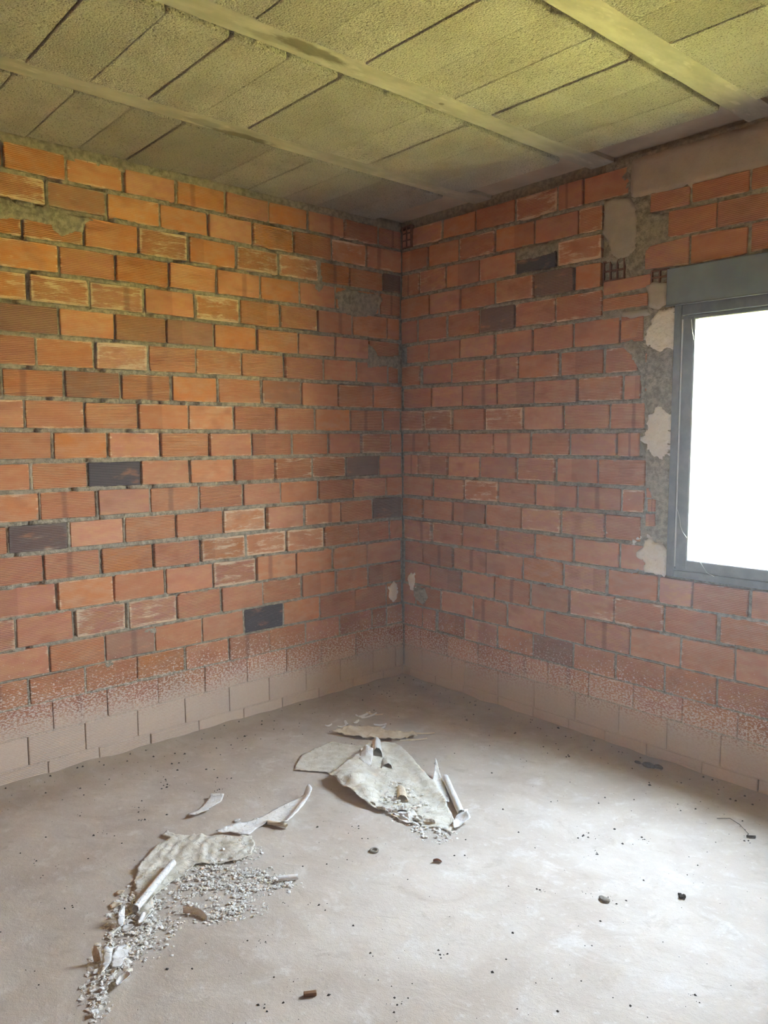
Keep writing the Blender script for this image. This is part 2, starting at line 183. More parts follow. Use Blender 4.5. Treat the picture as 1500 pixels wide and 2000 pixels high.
def brick_material():
    b = NB('terracotta_brick'); p = b.pos()
    oi = b.n('ObjectInfo'); oc = b.n('SeparateColor'); b.put(oc.inputs[0], oi.outputs['Color'])
    hue, eff, dark = oc.outputs[0], oc.outputs[1], oc.outputs[2]
    rnd = oi.outputs['Random']
    q = b.sep(p); u = b.math('SUBTRACT', q[0], q[1])
    off = b.math('MULTIPLY', rnd, 37.0)
    uz = b.comb(u, off, q[2])
    uv = b.sep(b.n('UVMap').outputs[0])
    base = b.mix(hue, (0.68, 0.285, 0.10), (0.60, 0.29, 0.215))
    mott = b.noise(b.vmul(uz, (1, 1, 2.2)), 14.0, 3.0, 0.6)
    base = b.mix(b.ramp(mott, 0.35, 0.7), base, (0.66, 0.36, 0.20))
    base = b.mix(b.math('MULTIPLY', b.ramp(b.noise(b.vmul(uz, (1, 1, 1.6)), 7.0, 2.0), 0.55, 0.72), 0.45), base, (0.40, 0.15, 0.075))
    # extrusion ribs
    rib = b.math('SINE', b.math('MULTIPLY', q[2], 2*math.pi/0.0072))
    rough_brick = b.math('MULTIPLY', b.ramp(rnd, 0.2, 0.75, 0.22, 1.0), b.ramp(q[0], 0.03, 0.06, 1.0, 0.6))
    base = b.mix(b.math('MULTIPLY', b.math('FRACT', b.math('MULTIPLY', rnd, 53.7)), 0.42), base, (0.42, 0.125, 0.03))
    ribm = b.math('MULTIPLY', b.ramp(rib, -0.2, -0.95), b.math('MULTIPLY', rough_brick, 0.62))
    base = b.mix(ribm, base, (0.27, 0.095, 0.045))
    base = b.mix(b.math('MULTIPLY', b.ramp(rib, 0.5, 1.0), b.math('MULTIPLY', b.ramp(b.noise(b.vmul(uz, (1, 1, 4)), 6.0, 3.0), 0.4, 0.65), 0.35)), base, (0.80, 0.58, 0.40))
    # lime bloom: strongest at the brick's edges, dragged sideways
    ex = b.math('MULTIPLY', b.math('SUBTRACT', 0.5, b.math('ABSOLUTE', b.math('SUBTRACT', uv[0], 0.5))), 2.0)
    ez = b.math('SUBTRACT', 0.5, b.math('ABSOLUTE', b.math('SUBTRACT', uv[1], 0.5)))
    edge = b.math('MINIMUM', ex, ez)
    bl = b.noise(b.vmul(uz, (1, 1, 4.5)), 9.0, 8.0, 0.74, 0.25)
    bl = b.math('ADD', bl, b.ramp(edge, 0.0, 0.16, 0.12, -0.03))
    bl = b.math('ADD', bl, b.math('MULTIPLY', rib, 0.03))
    thr = b.math('MULTIPLY_ADD', eff, -0.31, 0.785)
    bloom = b.ramp(b.math('SUBTRACT', bl, thr), 0.0, 0.15)
    base = b.mix(b.math('MULTIPLY', bloom, 0.85), base, (0.82, 0.66, 0.47))
    rim = b.math('MULTIPLY', b.ramp(ez, 0.045, 0.0), b.ramp(b.noise(uz, 22.0, 3.0, 0.6), 0.42, 0.6))
    base = b.mix(b.math('MULTIPLY', rim, 0.6), base, (0.80, 0.62, 0.44))
    # kiln shadow: a dark upright band where another brick leaned on this one when fired
    r2 = b.math('FRACT', b.math('MULTIPLY', rnd, 17.31)); r3 = b.math('FRACT', b.math('MULTIPLY', rnd, 91.7))
    bp_ = b.math('MULTIPLY_ADD', r2, 0.4, 0.3)
    band = b.math('MULTIPLY', b.ramp(b.math('ADD', b.math('ABSOLUTE', b.math('SUBTRACT', uv[0], bp_)), b.math('MULTIPLY_ADD', b.noise(uz, 30.0, 3.0), 0.06, -0.03)), 0.085, 0.02), b.math('GREATER_THAN', r3, 0.87))
    base = b.mix(b.math('MULTIPLY', band, 0.42), base, (0.16, 0.065, 0.055))
    half = b.math('MULTIPLY', b.ramp(b.math('SUBTRACT', uv[0], bp_), 0.0, 0.03), b.math('LESS_THAN', r3, 0.10))
    base = b.mix(b.math('MULTIPLY', half, 0.22), base, (0.22, 0.08, 0.05))
    # burnt faces
    dk = b.math('MULTIPLY', dark, b.ramp(b.noise(b.vmul(uz, (1, 1, 3)), 9.0, 3.0), 0.15, 0.45))
    base = b.mix(dk, base, b.mix(b.ramp(rib, -0.8, 0.6), (0.055, 0.045, 0.05), (0.15, 0.13, 0.13)))
    # grey mortar smear along some edges
    sm = b.math('SUBTRACT', b.noise(uz, 11.0, 4.0, 0.65), b.ramp(edge, 0.0, 0.12, 0.56, 0.74))
    base = b.mix(b.math('MULTIPLY', b.ramp(sm, 0.0, 0.06), 0.55), base, (0.36, 0.31, 0.23))
    solid, speck = dust_mask(b, p, 0.17, 0.62)
    base = b.mix(b.math('MULTIPLY', speck, 0.85), base, (0.86, 0.76, 0.68))
    base = b.mix(b.math('MULTIPLY', solid, 0.92), base, DUST)
    hgt = b.math('MULTIPLY', b.math('MULTIPLY', rib, rough_brick), b.math('MULTIPLY_ADD', solid, -0.4, 1.0))
    nm = b.bump(hgt, 0.0011, 1.0)
    nm = b.bump(b.noise(p, 220.0, 3.0, 0.6), 0.0018, 0.5, nm)
    return b.finish(base, nm, 0.88)

def mortar_material():
    b = NB('cement_mortar'); p = b.pos()
    n1 = b.noise(p, 45.0, 4.0, 0.65); n2 = b.noise(p, 240.0, 3.0, 0.6); n3 = b.noise(p, 3.0, 2.0)
    c = b.mix(b.ramp(n1, 0.3, 0.7), (0.26, 0.23, 0.165), (0.52, 0.465, 0.345))
    c = b.mix(b.math('MULTIPLY', b.ramp(n3, 0.45, 0.65), 0.4), c, (0.42, 0.38, 0.30))
    solid, speck = dust_mask(b, p, 0.17, 0.62)
    c = b.mix(b.math('MULTIPLY', speck, 0.75), c, (0.80, 0.72, 0.64))
    c = b.mix(b.math('MULTIPLY', solid, 0.92), c, DUST)
    nm = b.bump(n1, 0.012, 0.9); nm = b.bump(n2, 0.004, 0.8, nm)
    return b.finish(c, nm, 0.95)

def plaster_material(name, c0, c1, scale=9.0, bmp=0.002, fine=180.0):
    b = NB(name); p = b.pos()
    c = b.mix(b.ramp(b.noise(p, scale, 4.0, 0.6), 0.3, 0.7), c0, c1)
    c = b.mix(b.math('MULTIPLY', b.ramp(b.noise(p, fine, 2.0), 0.6, 0.75), 0.35), c, tuple(x*0.6 for x in c0))
    nm = b.bump(b.noise(p, 40.0, 4.0, 0.6), bmp*2, 0.6); nm = b.bump(b.noise(p, fine, 2.0), bmp, 0.6, nm)
    return b.finish(c, nm, 0.93)

def block_material():
    b = NB('porous_concrete_block'); p = b.pos(); rnd = b.n('ObjectInfo').outputs['Random']
    v = b.n('TexVoronoi'); b.put(v.inputs['Vector'], p); v.inputs['Scale'].default_value = 150.0
    n1 = b.noise(p, 170.0, 3.0, 0.75); n2 = b.noise(p, 80.0, 3.0, 0.6); n3 = b.noise(p, 5.0, 3.0)
    c = b.mix(rnd, (0.48, 0.455, 0.385), (0.72, 0.69, 0.60))
    c = b.mix(b.math('MULTIPLY', b.ramp(n3, 0.4, 0.7), 0.35), c, (0.38, 0.35, 0.29))
    c = b.mix(b.math('MULTIPLY', b.ramp(n1, 0.47, 0.33), 0.9), c, (0.10, 0.09, 0.065))
    c = b.mix(b.math('MULTIPLY', b.ramp(n2, 0.60, 0.75), 0.3), c, (0.68, 0.64, 0.55))
    h = b.math('ADD', b.math('MULTIPLY', v.outputs['Distance'], -0.6), n1)
    nm = b.bump(h, 0.010, 1.0); nm = b.bump(n2, 0.008, 0.6, nm)
    return b.finish(c, nm, 0.97)

def joist_material():
    b = NB('joist_concrete'); p = b.pos()
    st = b.vmul(p, (1.0, 0.35, 1.0))
    c = b.mix(b.ramp(b.noise(st, 14.0, 4.0, 0.6), 0.3, 0.7), (0.37, 0.345, 0.28), (0.52, 0.49, 0.41))
    c = b.mix(b.math('MULTIPLY', b.ramp(b.noise(st, 30.0, 3.0), 0.58, 0.7), 0.4), c, (0.70, 0.67, 0.58))
    for cx, cy, rx, ry, k in [(1.329, -1.626, 0.03, 0.14, 0.8), (1.306, -1.726, 0.02, 0.12, 0.35), (0.563, -1.402, 0.035, 0.16, 0.85), (0.593, -1.592, 0.03, 0.08, 0.4), (1.982, -1.298, 0.02, 0.1, 0.0), (1.318, -1.022, 0.01, 0.015, 0.7)]:
        d = b.vmul(b.vadd(p, (-cx, -cy, 0)), (1/rx, 1/ry, 0))
        ln = b.n('VectorMath', operation='LENGTH'); b.put(ln.inputs[0], d)
        f = b.math('ADD', ln.outputs['Value'], b.math('MULTIPLY_ADD', b.noise(st, 26.0, 4.0, 0.7), 1.7, -0.85))
        c = b.mix(b.math('MULTIPLY', b.ramp(f, 1.15, 0.65), k), c, (0.11, 0.095, 0.06))
    nm = b.bump(b.noise(st, 50.0, 4.0, 0.6), 0.003, 0.6)
    return b.finish(c, nm, 0.9)

def floor_material():
    b = NB('dusty_concrete_floor'); p = b.pos(); q = b.sep(p)
    rp = b.n('VectorRotate', rotation_type='Z_AXIS'); b.put(rp.inputs['Vector'], p); rp.inputs['Angle'].default_value = math.radians(-35)
    sw = b.vmul(rp.outputs[0], (1.0, 1.7, 1.0))
    n1 = b.noise(p, 2.2, 5.0, 0.6, 0.6); n2 = b.noise(sw, 4.5, 6.0, 0.65, 1.0); n3 = b.noise(p, 30.0, 4.0, 0.65); n4 = b.noise(p, 300.0, 2.0)
    c = b.mix(b.ramp(n1, 0.3, 0.7), (0.50, 0.425, 0.355), (0.62, 0.555, 0.485))
    c = b.mix(b.math('MULTIPLY', b.ramp(n2, 0.5, 0.75), 0.38), c, (0.72, 0.68, 0.63))
    n5 = b.noise(p, 8.0, 8.0, 0.72, 0.4)
    c = b.mix(b.math('MULTIPLY', b.ramp(n5, 0.53, 0.68), 0.5), c, (0.74, 0.71, 0.67))
    c = b.mix(b.math('MULTIPLY', b.ramp(n5, 0.44, 0.32), 0.45), c, (0.40, 0.33, 0.26))
    c = b.mix(b.math('MULTIPLY', b.ramp(n2, 0.44, 0.28), 0.4), c, (0.42, 0.345, 0.28))
    c = b.mix(b.math('MULTIPLY', b.ramp(n3, 0.58, 0.72), 0.35), c, (0.78, 0.76, 0.73))
    c = b.mix(b.math('MULTIPLY', b.ramp(n4, 0.62, 0.72), 0.45), c, (0.30, 0.24, 0.19))
    # swept grey scuffs
    sc = b.noise(b.vmul(rp.outputs[0], (2.0, 30.0, 1.0)), 3.0, 3.0, 0.6)
    c = b.mix(b.math('MULTIPLY', b.math('MULTIPLY', b.ramp(sc, 0.6, 0.72), b.ramp(n1, 0.5, 0.62)), 0.3), c, (0.34, 0.29, 0.25))
    # dirty edge along the wall feet, widened and browned to paint in their shade
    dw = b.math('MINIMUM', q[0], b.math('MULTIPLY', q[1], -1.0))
    dirt = b.math('MULTIPLY', b.ramp(b.math('ADD', dw, b.math('MULTIPLY_ADD', b.noise(p, 9.0, 4.0, 0.6), 0.5, -0.25)), 0.42, -0.04), 0.62)  # dirt mask also carries the painted shade along the wall feet
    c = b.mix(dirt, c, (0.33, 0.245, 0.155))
    nm = b.bump(n3, 0.004, 0.5); nm = b.bump(n4, 0.0015, 0.4, nm); nm = b.bump(n2, 0.01, 0.25, nm)
    return b.finish(c, nm, 0.82, 0.25)

def paper_material(name, c0, c1, c2):
    b = NB(name); p = b.pos()
    n = b.noise(p, 26.0, 4.0, 0.6)
    c = b.mix(b.ramp(n, 0.3, 0.72), c0, c1)
    c = b.mix(b.math('MULTIPLY', b.ramp(b.noise(p, 60.0, 3.0, 0.6), 0.55, 0.75), 0.5), c, c2)
    v = b.n('TexVoronoi', feature='DISTANCE_TO_EDGE'); b.put(v.inputs['Vector'], b.vadd(p, b.vmul(b.comb(b.noise(p, 30.0), b.noise(p, 31.0), 0.0), (.03, .03, 0)))); v.inputs['Scale'].default_value = 34.0
    crk = b.ramp(v.outputs['Distance'], 0.03, 0.0)
    c = b.mix(b.math('MULTIPLY', crk, b.ramp(n, 0.5, 0.62, 0.0, 0.45)), c, c2)
    nm = b.bump(b.noise(p, 70.0, 3.0, 0.6), 0.003, 0.6); nm = b.bump(crk, -0.004, 0.6, nm)
    return b.finish(c, nm, 0.75)

def plain(name, col, rough=0.85, var=0.25, scale=60.0, spec=0.2, metal=0.0):
    b = NB(name); p = b.pos()
    c = b.mix(b.math('MULTIPLY', b.ramp(b.noise(p, scale, 3.0), 0.35, 0.7), var), col, tuple(min(1, x*1.8+0.02) for x in col))
    b.b.inputs['Metallic'].default_value = metal
    return b.finish(c, None, rough, spec)

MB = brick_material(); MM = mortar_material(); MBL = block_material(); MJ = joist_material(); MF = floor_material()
M_SMOOTH = plaster_material('smooth_grey_plaster', (0.46, 0.41, 0.33), (0.56, 0.51, 0.42), 7.0, 0.0012)
M_LINTEL = plaster_material('lintel_render', (0.44, 0.365, 0.29), (0.58, 0.50, 0.40), 4.0, 0.0015)
M_WHITE = plaster_material('white_lime_plaster', (0.92, 0.88, 0.81), (0.97, 0.95, 0.91), 22.0, 0.004, 120.0)
M_PAPER = paper_material('paint_film_pale', (0.66, 0.61, 0.50), (0.84, 0.81, 0.73), (0.54, 0.47, 0.35))
M_PAPERW = paper_material('paint_film_white', (0.84, 0.82, 0.78), (0.93, 0.92, 0.90), (0.72, 0.65, 0.56))
M_TAN = paper_material('paint_film_tan_back', (0.72, 0.59, 0.42), (0.84, 0.74, 0.58), (0.58, 0.44, 0.30))
M_CRUMB = paper_material('plaster_crumb_white', (0.80, 0.77, 0.69), (0.92, 0.90, 0.86), (0.66, 0.57, 0.44))
M_DARK = plain('dark_grit', (0.035, 0.026, 0.018), 0.9, 0.5)
M_WOOD = plain('old_wood', (0.22, 0.11, 0.05), 0.8)
M_FRAME = plain('grey_window_aluminium', (0.16, 0.18, 0.20), 0.38, 0.25, 25.0, 0.5)
M_BOX = plain('shutter_box_grey', (0.23, 0.285, 0.34), 0.5, 0.2, 8.0, 0.4)
M_CAV = plain('hollow_shadowed_clay', (0.17, 0.075, 0.045), 0.95, 0.3)
M_WEB = plain('cobweb', (0.75, 0.75, 0.75), 0.8)
M_CLAY = plain('clay_chip', (0.30, 0.13, 0.06), 0.85)
M_DIRT = plain('brown_dirt', (0.11, 0.08, 0.05), 0.95, 0.5, 90.0)
M_GREYC = plain('grey_clod', (0.24, 0.21, 0.17), 0.95)
gb = NB('window_glass'); gt = gb.n('BsdfTransparent'); gg = gb.n('BsdfGlossy'); gm = gb.n('MixShader')
gg.inputs['Roughness'].default_value = 0.05; gm.inputs[0].default_value = 0.06; gt.inputs[0].default_value = (0.97, 0.98, 0.98, 1)
gb.t.links.new(gt.outputs[0], gm.inputs[1]); gb.t.links.new(gg.outputs[0], gm.inputs[2]); gb.t.links.new(gm.outputs[0], gb.out.inputs[0])
M_GLASS = gb.m

# ---------------------------------------------------------------- object helpers
def link(name, me, mat=None, parent=None, loc=None):
    o = bpy.data.objects.new(name, me); COL.objects.link(o)
    if mat and me: me.materials.append(mat)
    if parent: o.parent = parent
    if loc is not None: o.location = loc
    return o
def pyd(name, v, f, uv=None, smooth=False):
    me = bpy.data.meshes.new(name); me.from_pydata([tuple(x) for x in v], [], f)
    if uv:
        l = me.uv_layers.new(name='UVMap')
        for lp in me.loops: l.data[lp.index].uv = uv[lp.vertex_index]
    if smooth: me.polygons.foreach_set('use_smooth', [True]*len(me.polygons))
    me.update(); return me
def tag(o, label=None, cat=None, group=None, kind=None):
    for k, v in (('label', label), ('category', cat), ('group', group), ('kind', kind)):
        if v: o[k] = v
    return o
def struct(name, me, mat, label, cat):
    return tag(link(name, me, mat), label, cat, None, 'structure')
class Boxes:
    def __init__(s): s.v, s.f = [], []
    def box(s, x0, x1, y0, y1, z0, z1, bev=0.0):
        bm = bmesh.new(); bmesh.ops.create_cube(bm, size=1)
        for q in bm.verts: q.co = Vector((x0 if q.co.x < 0 else x1, y0 if q.co.y < 0 else y1, z0 if q.co.z < 0 else z1))
        if bev: bmesh.ops.bevel(bm, geom=bm.edges[:], offset=bev, segments=2, affect='EDGES', profile=0.5)
        i = len(s.v); bm.verts.index_update()
        s.v += [q.co.copy() for q in bm.verts]; s.f += [[q.index+i for q in f_.verts] for f_ in bm.faces]; bm.free(); return s
    def mesh(s, name): return pyd(name, s.v, s.f)
def W(side, u, d, z): return Vector((d, -u, z)) if side == 'L' else Vector((u, -d, z))
def nz(a, b, c=0.0, s=1.0): return noise.noise(Vector((a*s, b*s, c)))
def fbm(a, b, c=0.0, o=4): return noise.fractal(Vector((a, b, c)), 1.0, 2.0, o)

# ---------------------------------------------------------------- walls
ULEN = {'L': 3.05, 'R': 3.40}
def lineZ(side, k, u):
    a, b = DATA['z'][side][k]; return a + b*min(u, 2.3)
def in_window(u, z): return u > WIN[0]-0.02 and u < WIN[1]+0.02 and z > WIN[2]-0.01 and z < 2.19
ROWLIM = {1: 1.352, 2: 1.35, 3: 1.35, 4: 1.352, 5: 1.352}   # right wall: the courses above the window start again further on

class Mortar:
    def __init__(s, side): s.side, s.v, s.f = side, [], []
    def quad(s, a, b, c, d): s.f.append((a, b, c, d) if s.side == 'R' else (d, c, b, a))
    def grid(s, us, zs, fd):
        i = len(s.v); n = len(zs)
        for u in us:
            for z in zs: s.v.append(W(s.side, u, fd(u, z), z))
        for a in range(len(us)-1):
            for c in range(n-1):
                k = i+a*n+c; s.quad(k, k+n, k+n+1, k+1)
    def bed(s, k, u0, u1):
        side = s.side; step = 0.0095; n = max(2, int((u1-u0)/step)); i = len(s.v)
        low = k >= 17
        seed = k*3.7+(0 if side == 'L' else 91)
        for a in range(n+1):
            u = u0+(u1-u0)*a/n; zc = lineZ(side, k, u)
            h1 = (0.0135 if not low else 0.007)+0.0050*nz(u*28, seed)+0.008*max(0, nz(u*7, seed+5)-.1)
            h2 = (0.0135 if not low else 0.007)+0.0050*nz(u*28, seed+11)+0.008*max(0, nz(u*7, seed+15)-.1)
            d = (-0.0025 if not low else -0.0008)+0.0055*nz(u*40, seed+20)+0.005*nz(u*9, seed+30)
            if k >= 19: d, h1, h2 = -0.0008, 0.006, 0.006
            if nz(u*13, seed+40) > 0.30 and not low: d -= 0.02           # a hollow, unfilled stretch
            r = lambda q: 0.0028*nz(u*75, seed+q)
            for zz, dd in ((-h1, -0.014), (-h1*0.62, d-0.0015+r(50)), (0, d+r(60)), (h2*0.62, d-0.001+r(70)), (h2, -0.014)):
                s.v.append(W(side, u, dd, zc+zz))
        for a in range(n):
            for c in range(4):
                q = i+a*5+c; s.quad(q, q+5, q+6, q+1)
    def head(s, ul, ur, zb, zt, d):
        side = s.side; n = 9; i = len(s.v); sd = rng.random()*50
        for a in range(n+1):
            t = a/n; z = zb+(zt-zb)*t
            j = 0.0016*nz(z*60, sd); k2 = 0.0016*nz(z*60, sd+9); dd = d+0.004*nz(z*45, sd+3)
            um = (ul+ur)/2
            for uu, e_ in ((ul+j, -0.02), (ul+0.001+j, dd-0.002), (um, dd), (ur-0.001+k2, dd-0.001), (ur+0.004, -0.012)):
                s.v.append(W(side, uu, e_, z))
        for a in range(n):
            for c in range(4):
                q = i+a*5+c; s.quad(q, q+1+4, q+6, q+1)

SPEC = DATA['spec']
def spec_at(side, u0, u1, z0, z1):
    return ''.join(k for w_, u, z, k in SPEC if w_ == side and u0 <= u <= u1 and z0 <= z <= z1)

def brick(side, parent, u0, u1, b0, b1, t0, t1, depth, flush=False, name='brick', mean_hue=0.5):
    """one brick: b0/b1 bottom z at u0/u1, t0/t1 top z; ten-sided worn outline, chamfered front, plain sides"""
    uc, zc = (u0+u1)/2, (b0+b1+t0+t1)/4
    L_, H_ = u1-u0, ((t0-b0)+(t1-b1))/2
    def Z(t, s_): return (b0+(b1-b0)*t)*(1-s_)+(t0+(t1-t0)*t)*s_
    def ch(): return (0.0025+0.005*rng.random()**3+(0.012*rng.random() if rng.random() < 0.06 else 0))
    c = [(ch(), ch()*0.9) for _ in range(4)]
    mid1, mid2 = 0.3+0.4*rng.random(), 0.3+0.4*rng.random()
    J = lambda: rng.uniform(-0.0014, 0.0014)
    P = [(u0+c[0][0], Z(0, 0)+J()), (u0+L_*mid1, Z(mid1, 0)+J()*1.3), (u1-c[1][0], Z(1, 0)+J()), (u1+J(), Z(1, 0)+c[1][1]),
         (u1+J(), Z(1, 1)-c[2][1]), (u1-c[2][0], Z(1, 1)+J()), (u0+L_*mid2, Z(mid2, 1)+J()*1.3), (u0+c[3][0], Z(0, 1)+J()), (u0+J(), Z(0, 1)-c[3][1]), (u0+J(), Z(0, 0)+c[0][1])]
    tu, tz = rng.uniform(-1, 1)*0.0022, rng.uniform(-1, 1)*0.0015
    if flush: tu = tz = 0
    org = W(side, uc, depth, zc); V, UV = [], []
    ins = 0.0022
    for ring, (dd, k) in enumerate(((0.0, 1), (-0.0028, 0), (-0.024, 0))):
        for (u, z) in P:
            uu = u+(ins if u < uc else -ins)*k; z_ = z+(ins if z < zc else -ins)*k
            tilt = (tu*(u-uc)/(L_/2)+tz*(z-zc)/(H_/2)) if ring < 2 else 0
            V.append(W(side, uu, depth+dd+tilt, z_)-org); UV.append(((uu-u0)/L_, (z_-zc)/H_+0.5))
    n = 10; Fc = [tuple(range(n))]
    for r in (0, 1):
        for i in range(n):
            j = (i+1) % n; Fc.append((r*n+i, (r+1)*n+i, (r+1)*n+j, r*n+j))
    if side == 'L': Fc = [tuple(reversed(f_)) for f_ in Fc]
    me = pyd(name, V, Fc, UV)
    o = link(name, me, MB, parent, org)
    sp = spec_at(side, u0, u1, zc-H_/2, zc+H_/2)
    e_ = rng.random()**1.5*0.72+0.10; dk = 0.0
    h = min(1, max(0, mean_hue+rng.gauss(0, 0.30)))
    if rng.random() < 0.10: dk = 0.25*rng.random()
    if 'w' in sp: e_ = 1.0
    if 'd' in sp: dk = 1.0; e_ = 0.12
    if 'g' in sp: dk = 0.7; e_ = 0.2
    if 'h' in sp: dk = 0.42
    if 's' in sp: dk = 0.85; e_ = 0.95
    o.color = (h, e_, dk, 1.0)
    if 'd' in sp: o['label'] = 'dark overburnt ribbed brick'
    elif 'g' in sp: o['label'] = 'greyish overburnt brick'
    return o

def patch(side, name, pts, t, mat, parent, rough=0.002, cell=0.011, jag=0.004):
    """a lump of mortar or plaster spread over the bricks: ragged outline, thick inside, feathered at the edge"""
    out = []
    n = len(pts)
    for i in range(n):
        a, b_ = Vector(pts[i]), Vector(pts[(i+1) % n]); k = max(1, int((b_-a).length/0.005))
        for j in range(k):
            q = a.lerp(b_, j/k)
            out.append(Vector((q.x+jag*fbm(q.x*45, q.y*45, 1.0), q.y+jag*fbm(q.x*45, q.y*45, 7.0))))
    return drape(out, cell, lambda u, z, de: min(1.0, de/0.006)*(t+rough*fbm(u*50, z*50, t*99)+rough*0.8*fbm(u*12, z*12, 3))-0.004*(1-min(1, de/0.006)),
                 lambda u, z, h: W(side, u, h, z), name, mat, parent, flip=(side == 'L'))
def inside(p, poly):
    c = False; j = len(poly)-1
    for i in range(len(poly)):
        a, b_ = poly[i], poly[j]
        if (a[1] > p[1]) != (b_[1] > p[1]) and p[0] < (b_[0]-a[0])*(p[1]-a[1])/(b_[1]-a[1]+1e-12)+a[0]: c = not c
        j = i
    return c
def edist(p, poly):
    m_ = 9.0
    for i in range(len(poly)):
        a, b_ = poly[i-1], poly[i]; dx, dy = b_[0]-a[0], b_[1]-a[1]; l2 = dx*dx+dy*dy+1e-12
        t = max(0, min(1, ((p[0]-a[0])*dx+(p[1]-a[1])*dy)/l2))
        d = math.hypot(p[0]-a[0]-t*dx, p[1]-a[1]-t*dy)
        if d < m_: m_ = d
    return m_
def drape(out, cell, hf, mapf, name, mat, parent, flip=False, thick=0.0):
    xs = [q[0] for q in out]; ys = [q[1] for q in out]; inner = []
    x = min(xs)+cell/2
    while x < max(xs):
        y = min(ys)+cell/2
        while y < max(ys):
            q = (x+rng.uniform(-.25, .25)*cell, y+rng.uniform(-.25, .25)*cell)
            if inside(q, out) and edist(q, out) > cell*0.4: inner.append(Vector(q))
            y += cell
        x += cell
    pts = [Vector((q[0], q[1])) for q in out]+inner; n = len(out)
    v, _e, f_, *_ = delaunay_2d_cdt(pts, [(i, (i+1) % n) for i in range(n)], [list(range(n))], 1, 1e-6)
    V = []
    for q in v:
        de = edist(q, out); V.append(mapf(q.x, q.y, hf(q.x, q.y, 0.0 if de < 1e-5 else de)))
    fc = [list(reversed(t)) if flip else list(t) for t in f_]
    if thick:
        k = len(V); V += [q-Vector((0, 0, thick)) for q in V]; cnt = {}
        for t in fc:
            for i in range(len(t)): cnt[(t[i], t[(i+1) % len(t)])] = 1
        fc2 = fc+[[i+k for i in reversed(t)] for t in fc]
        for (a, b_) in cnt:
            if (b_, a) not in cnt: fc2.append([b_, a, a+k, b_+k])
        fc = fc2
    me = pyd(name, V, fc, smooth=True)
    return link(name, me, mat, parent)

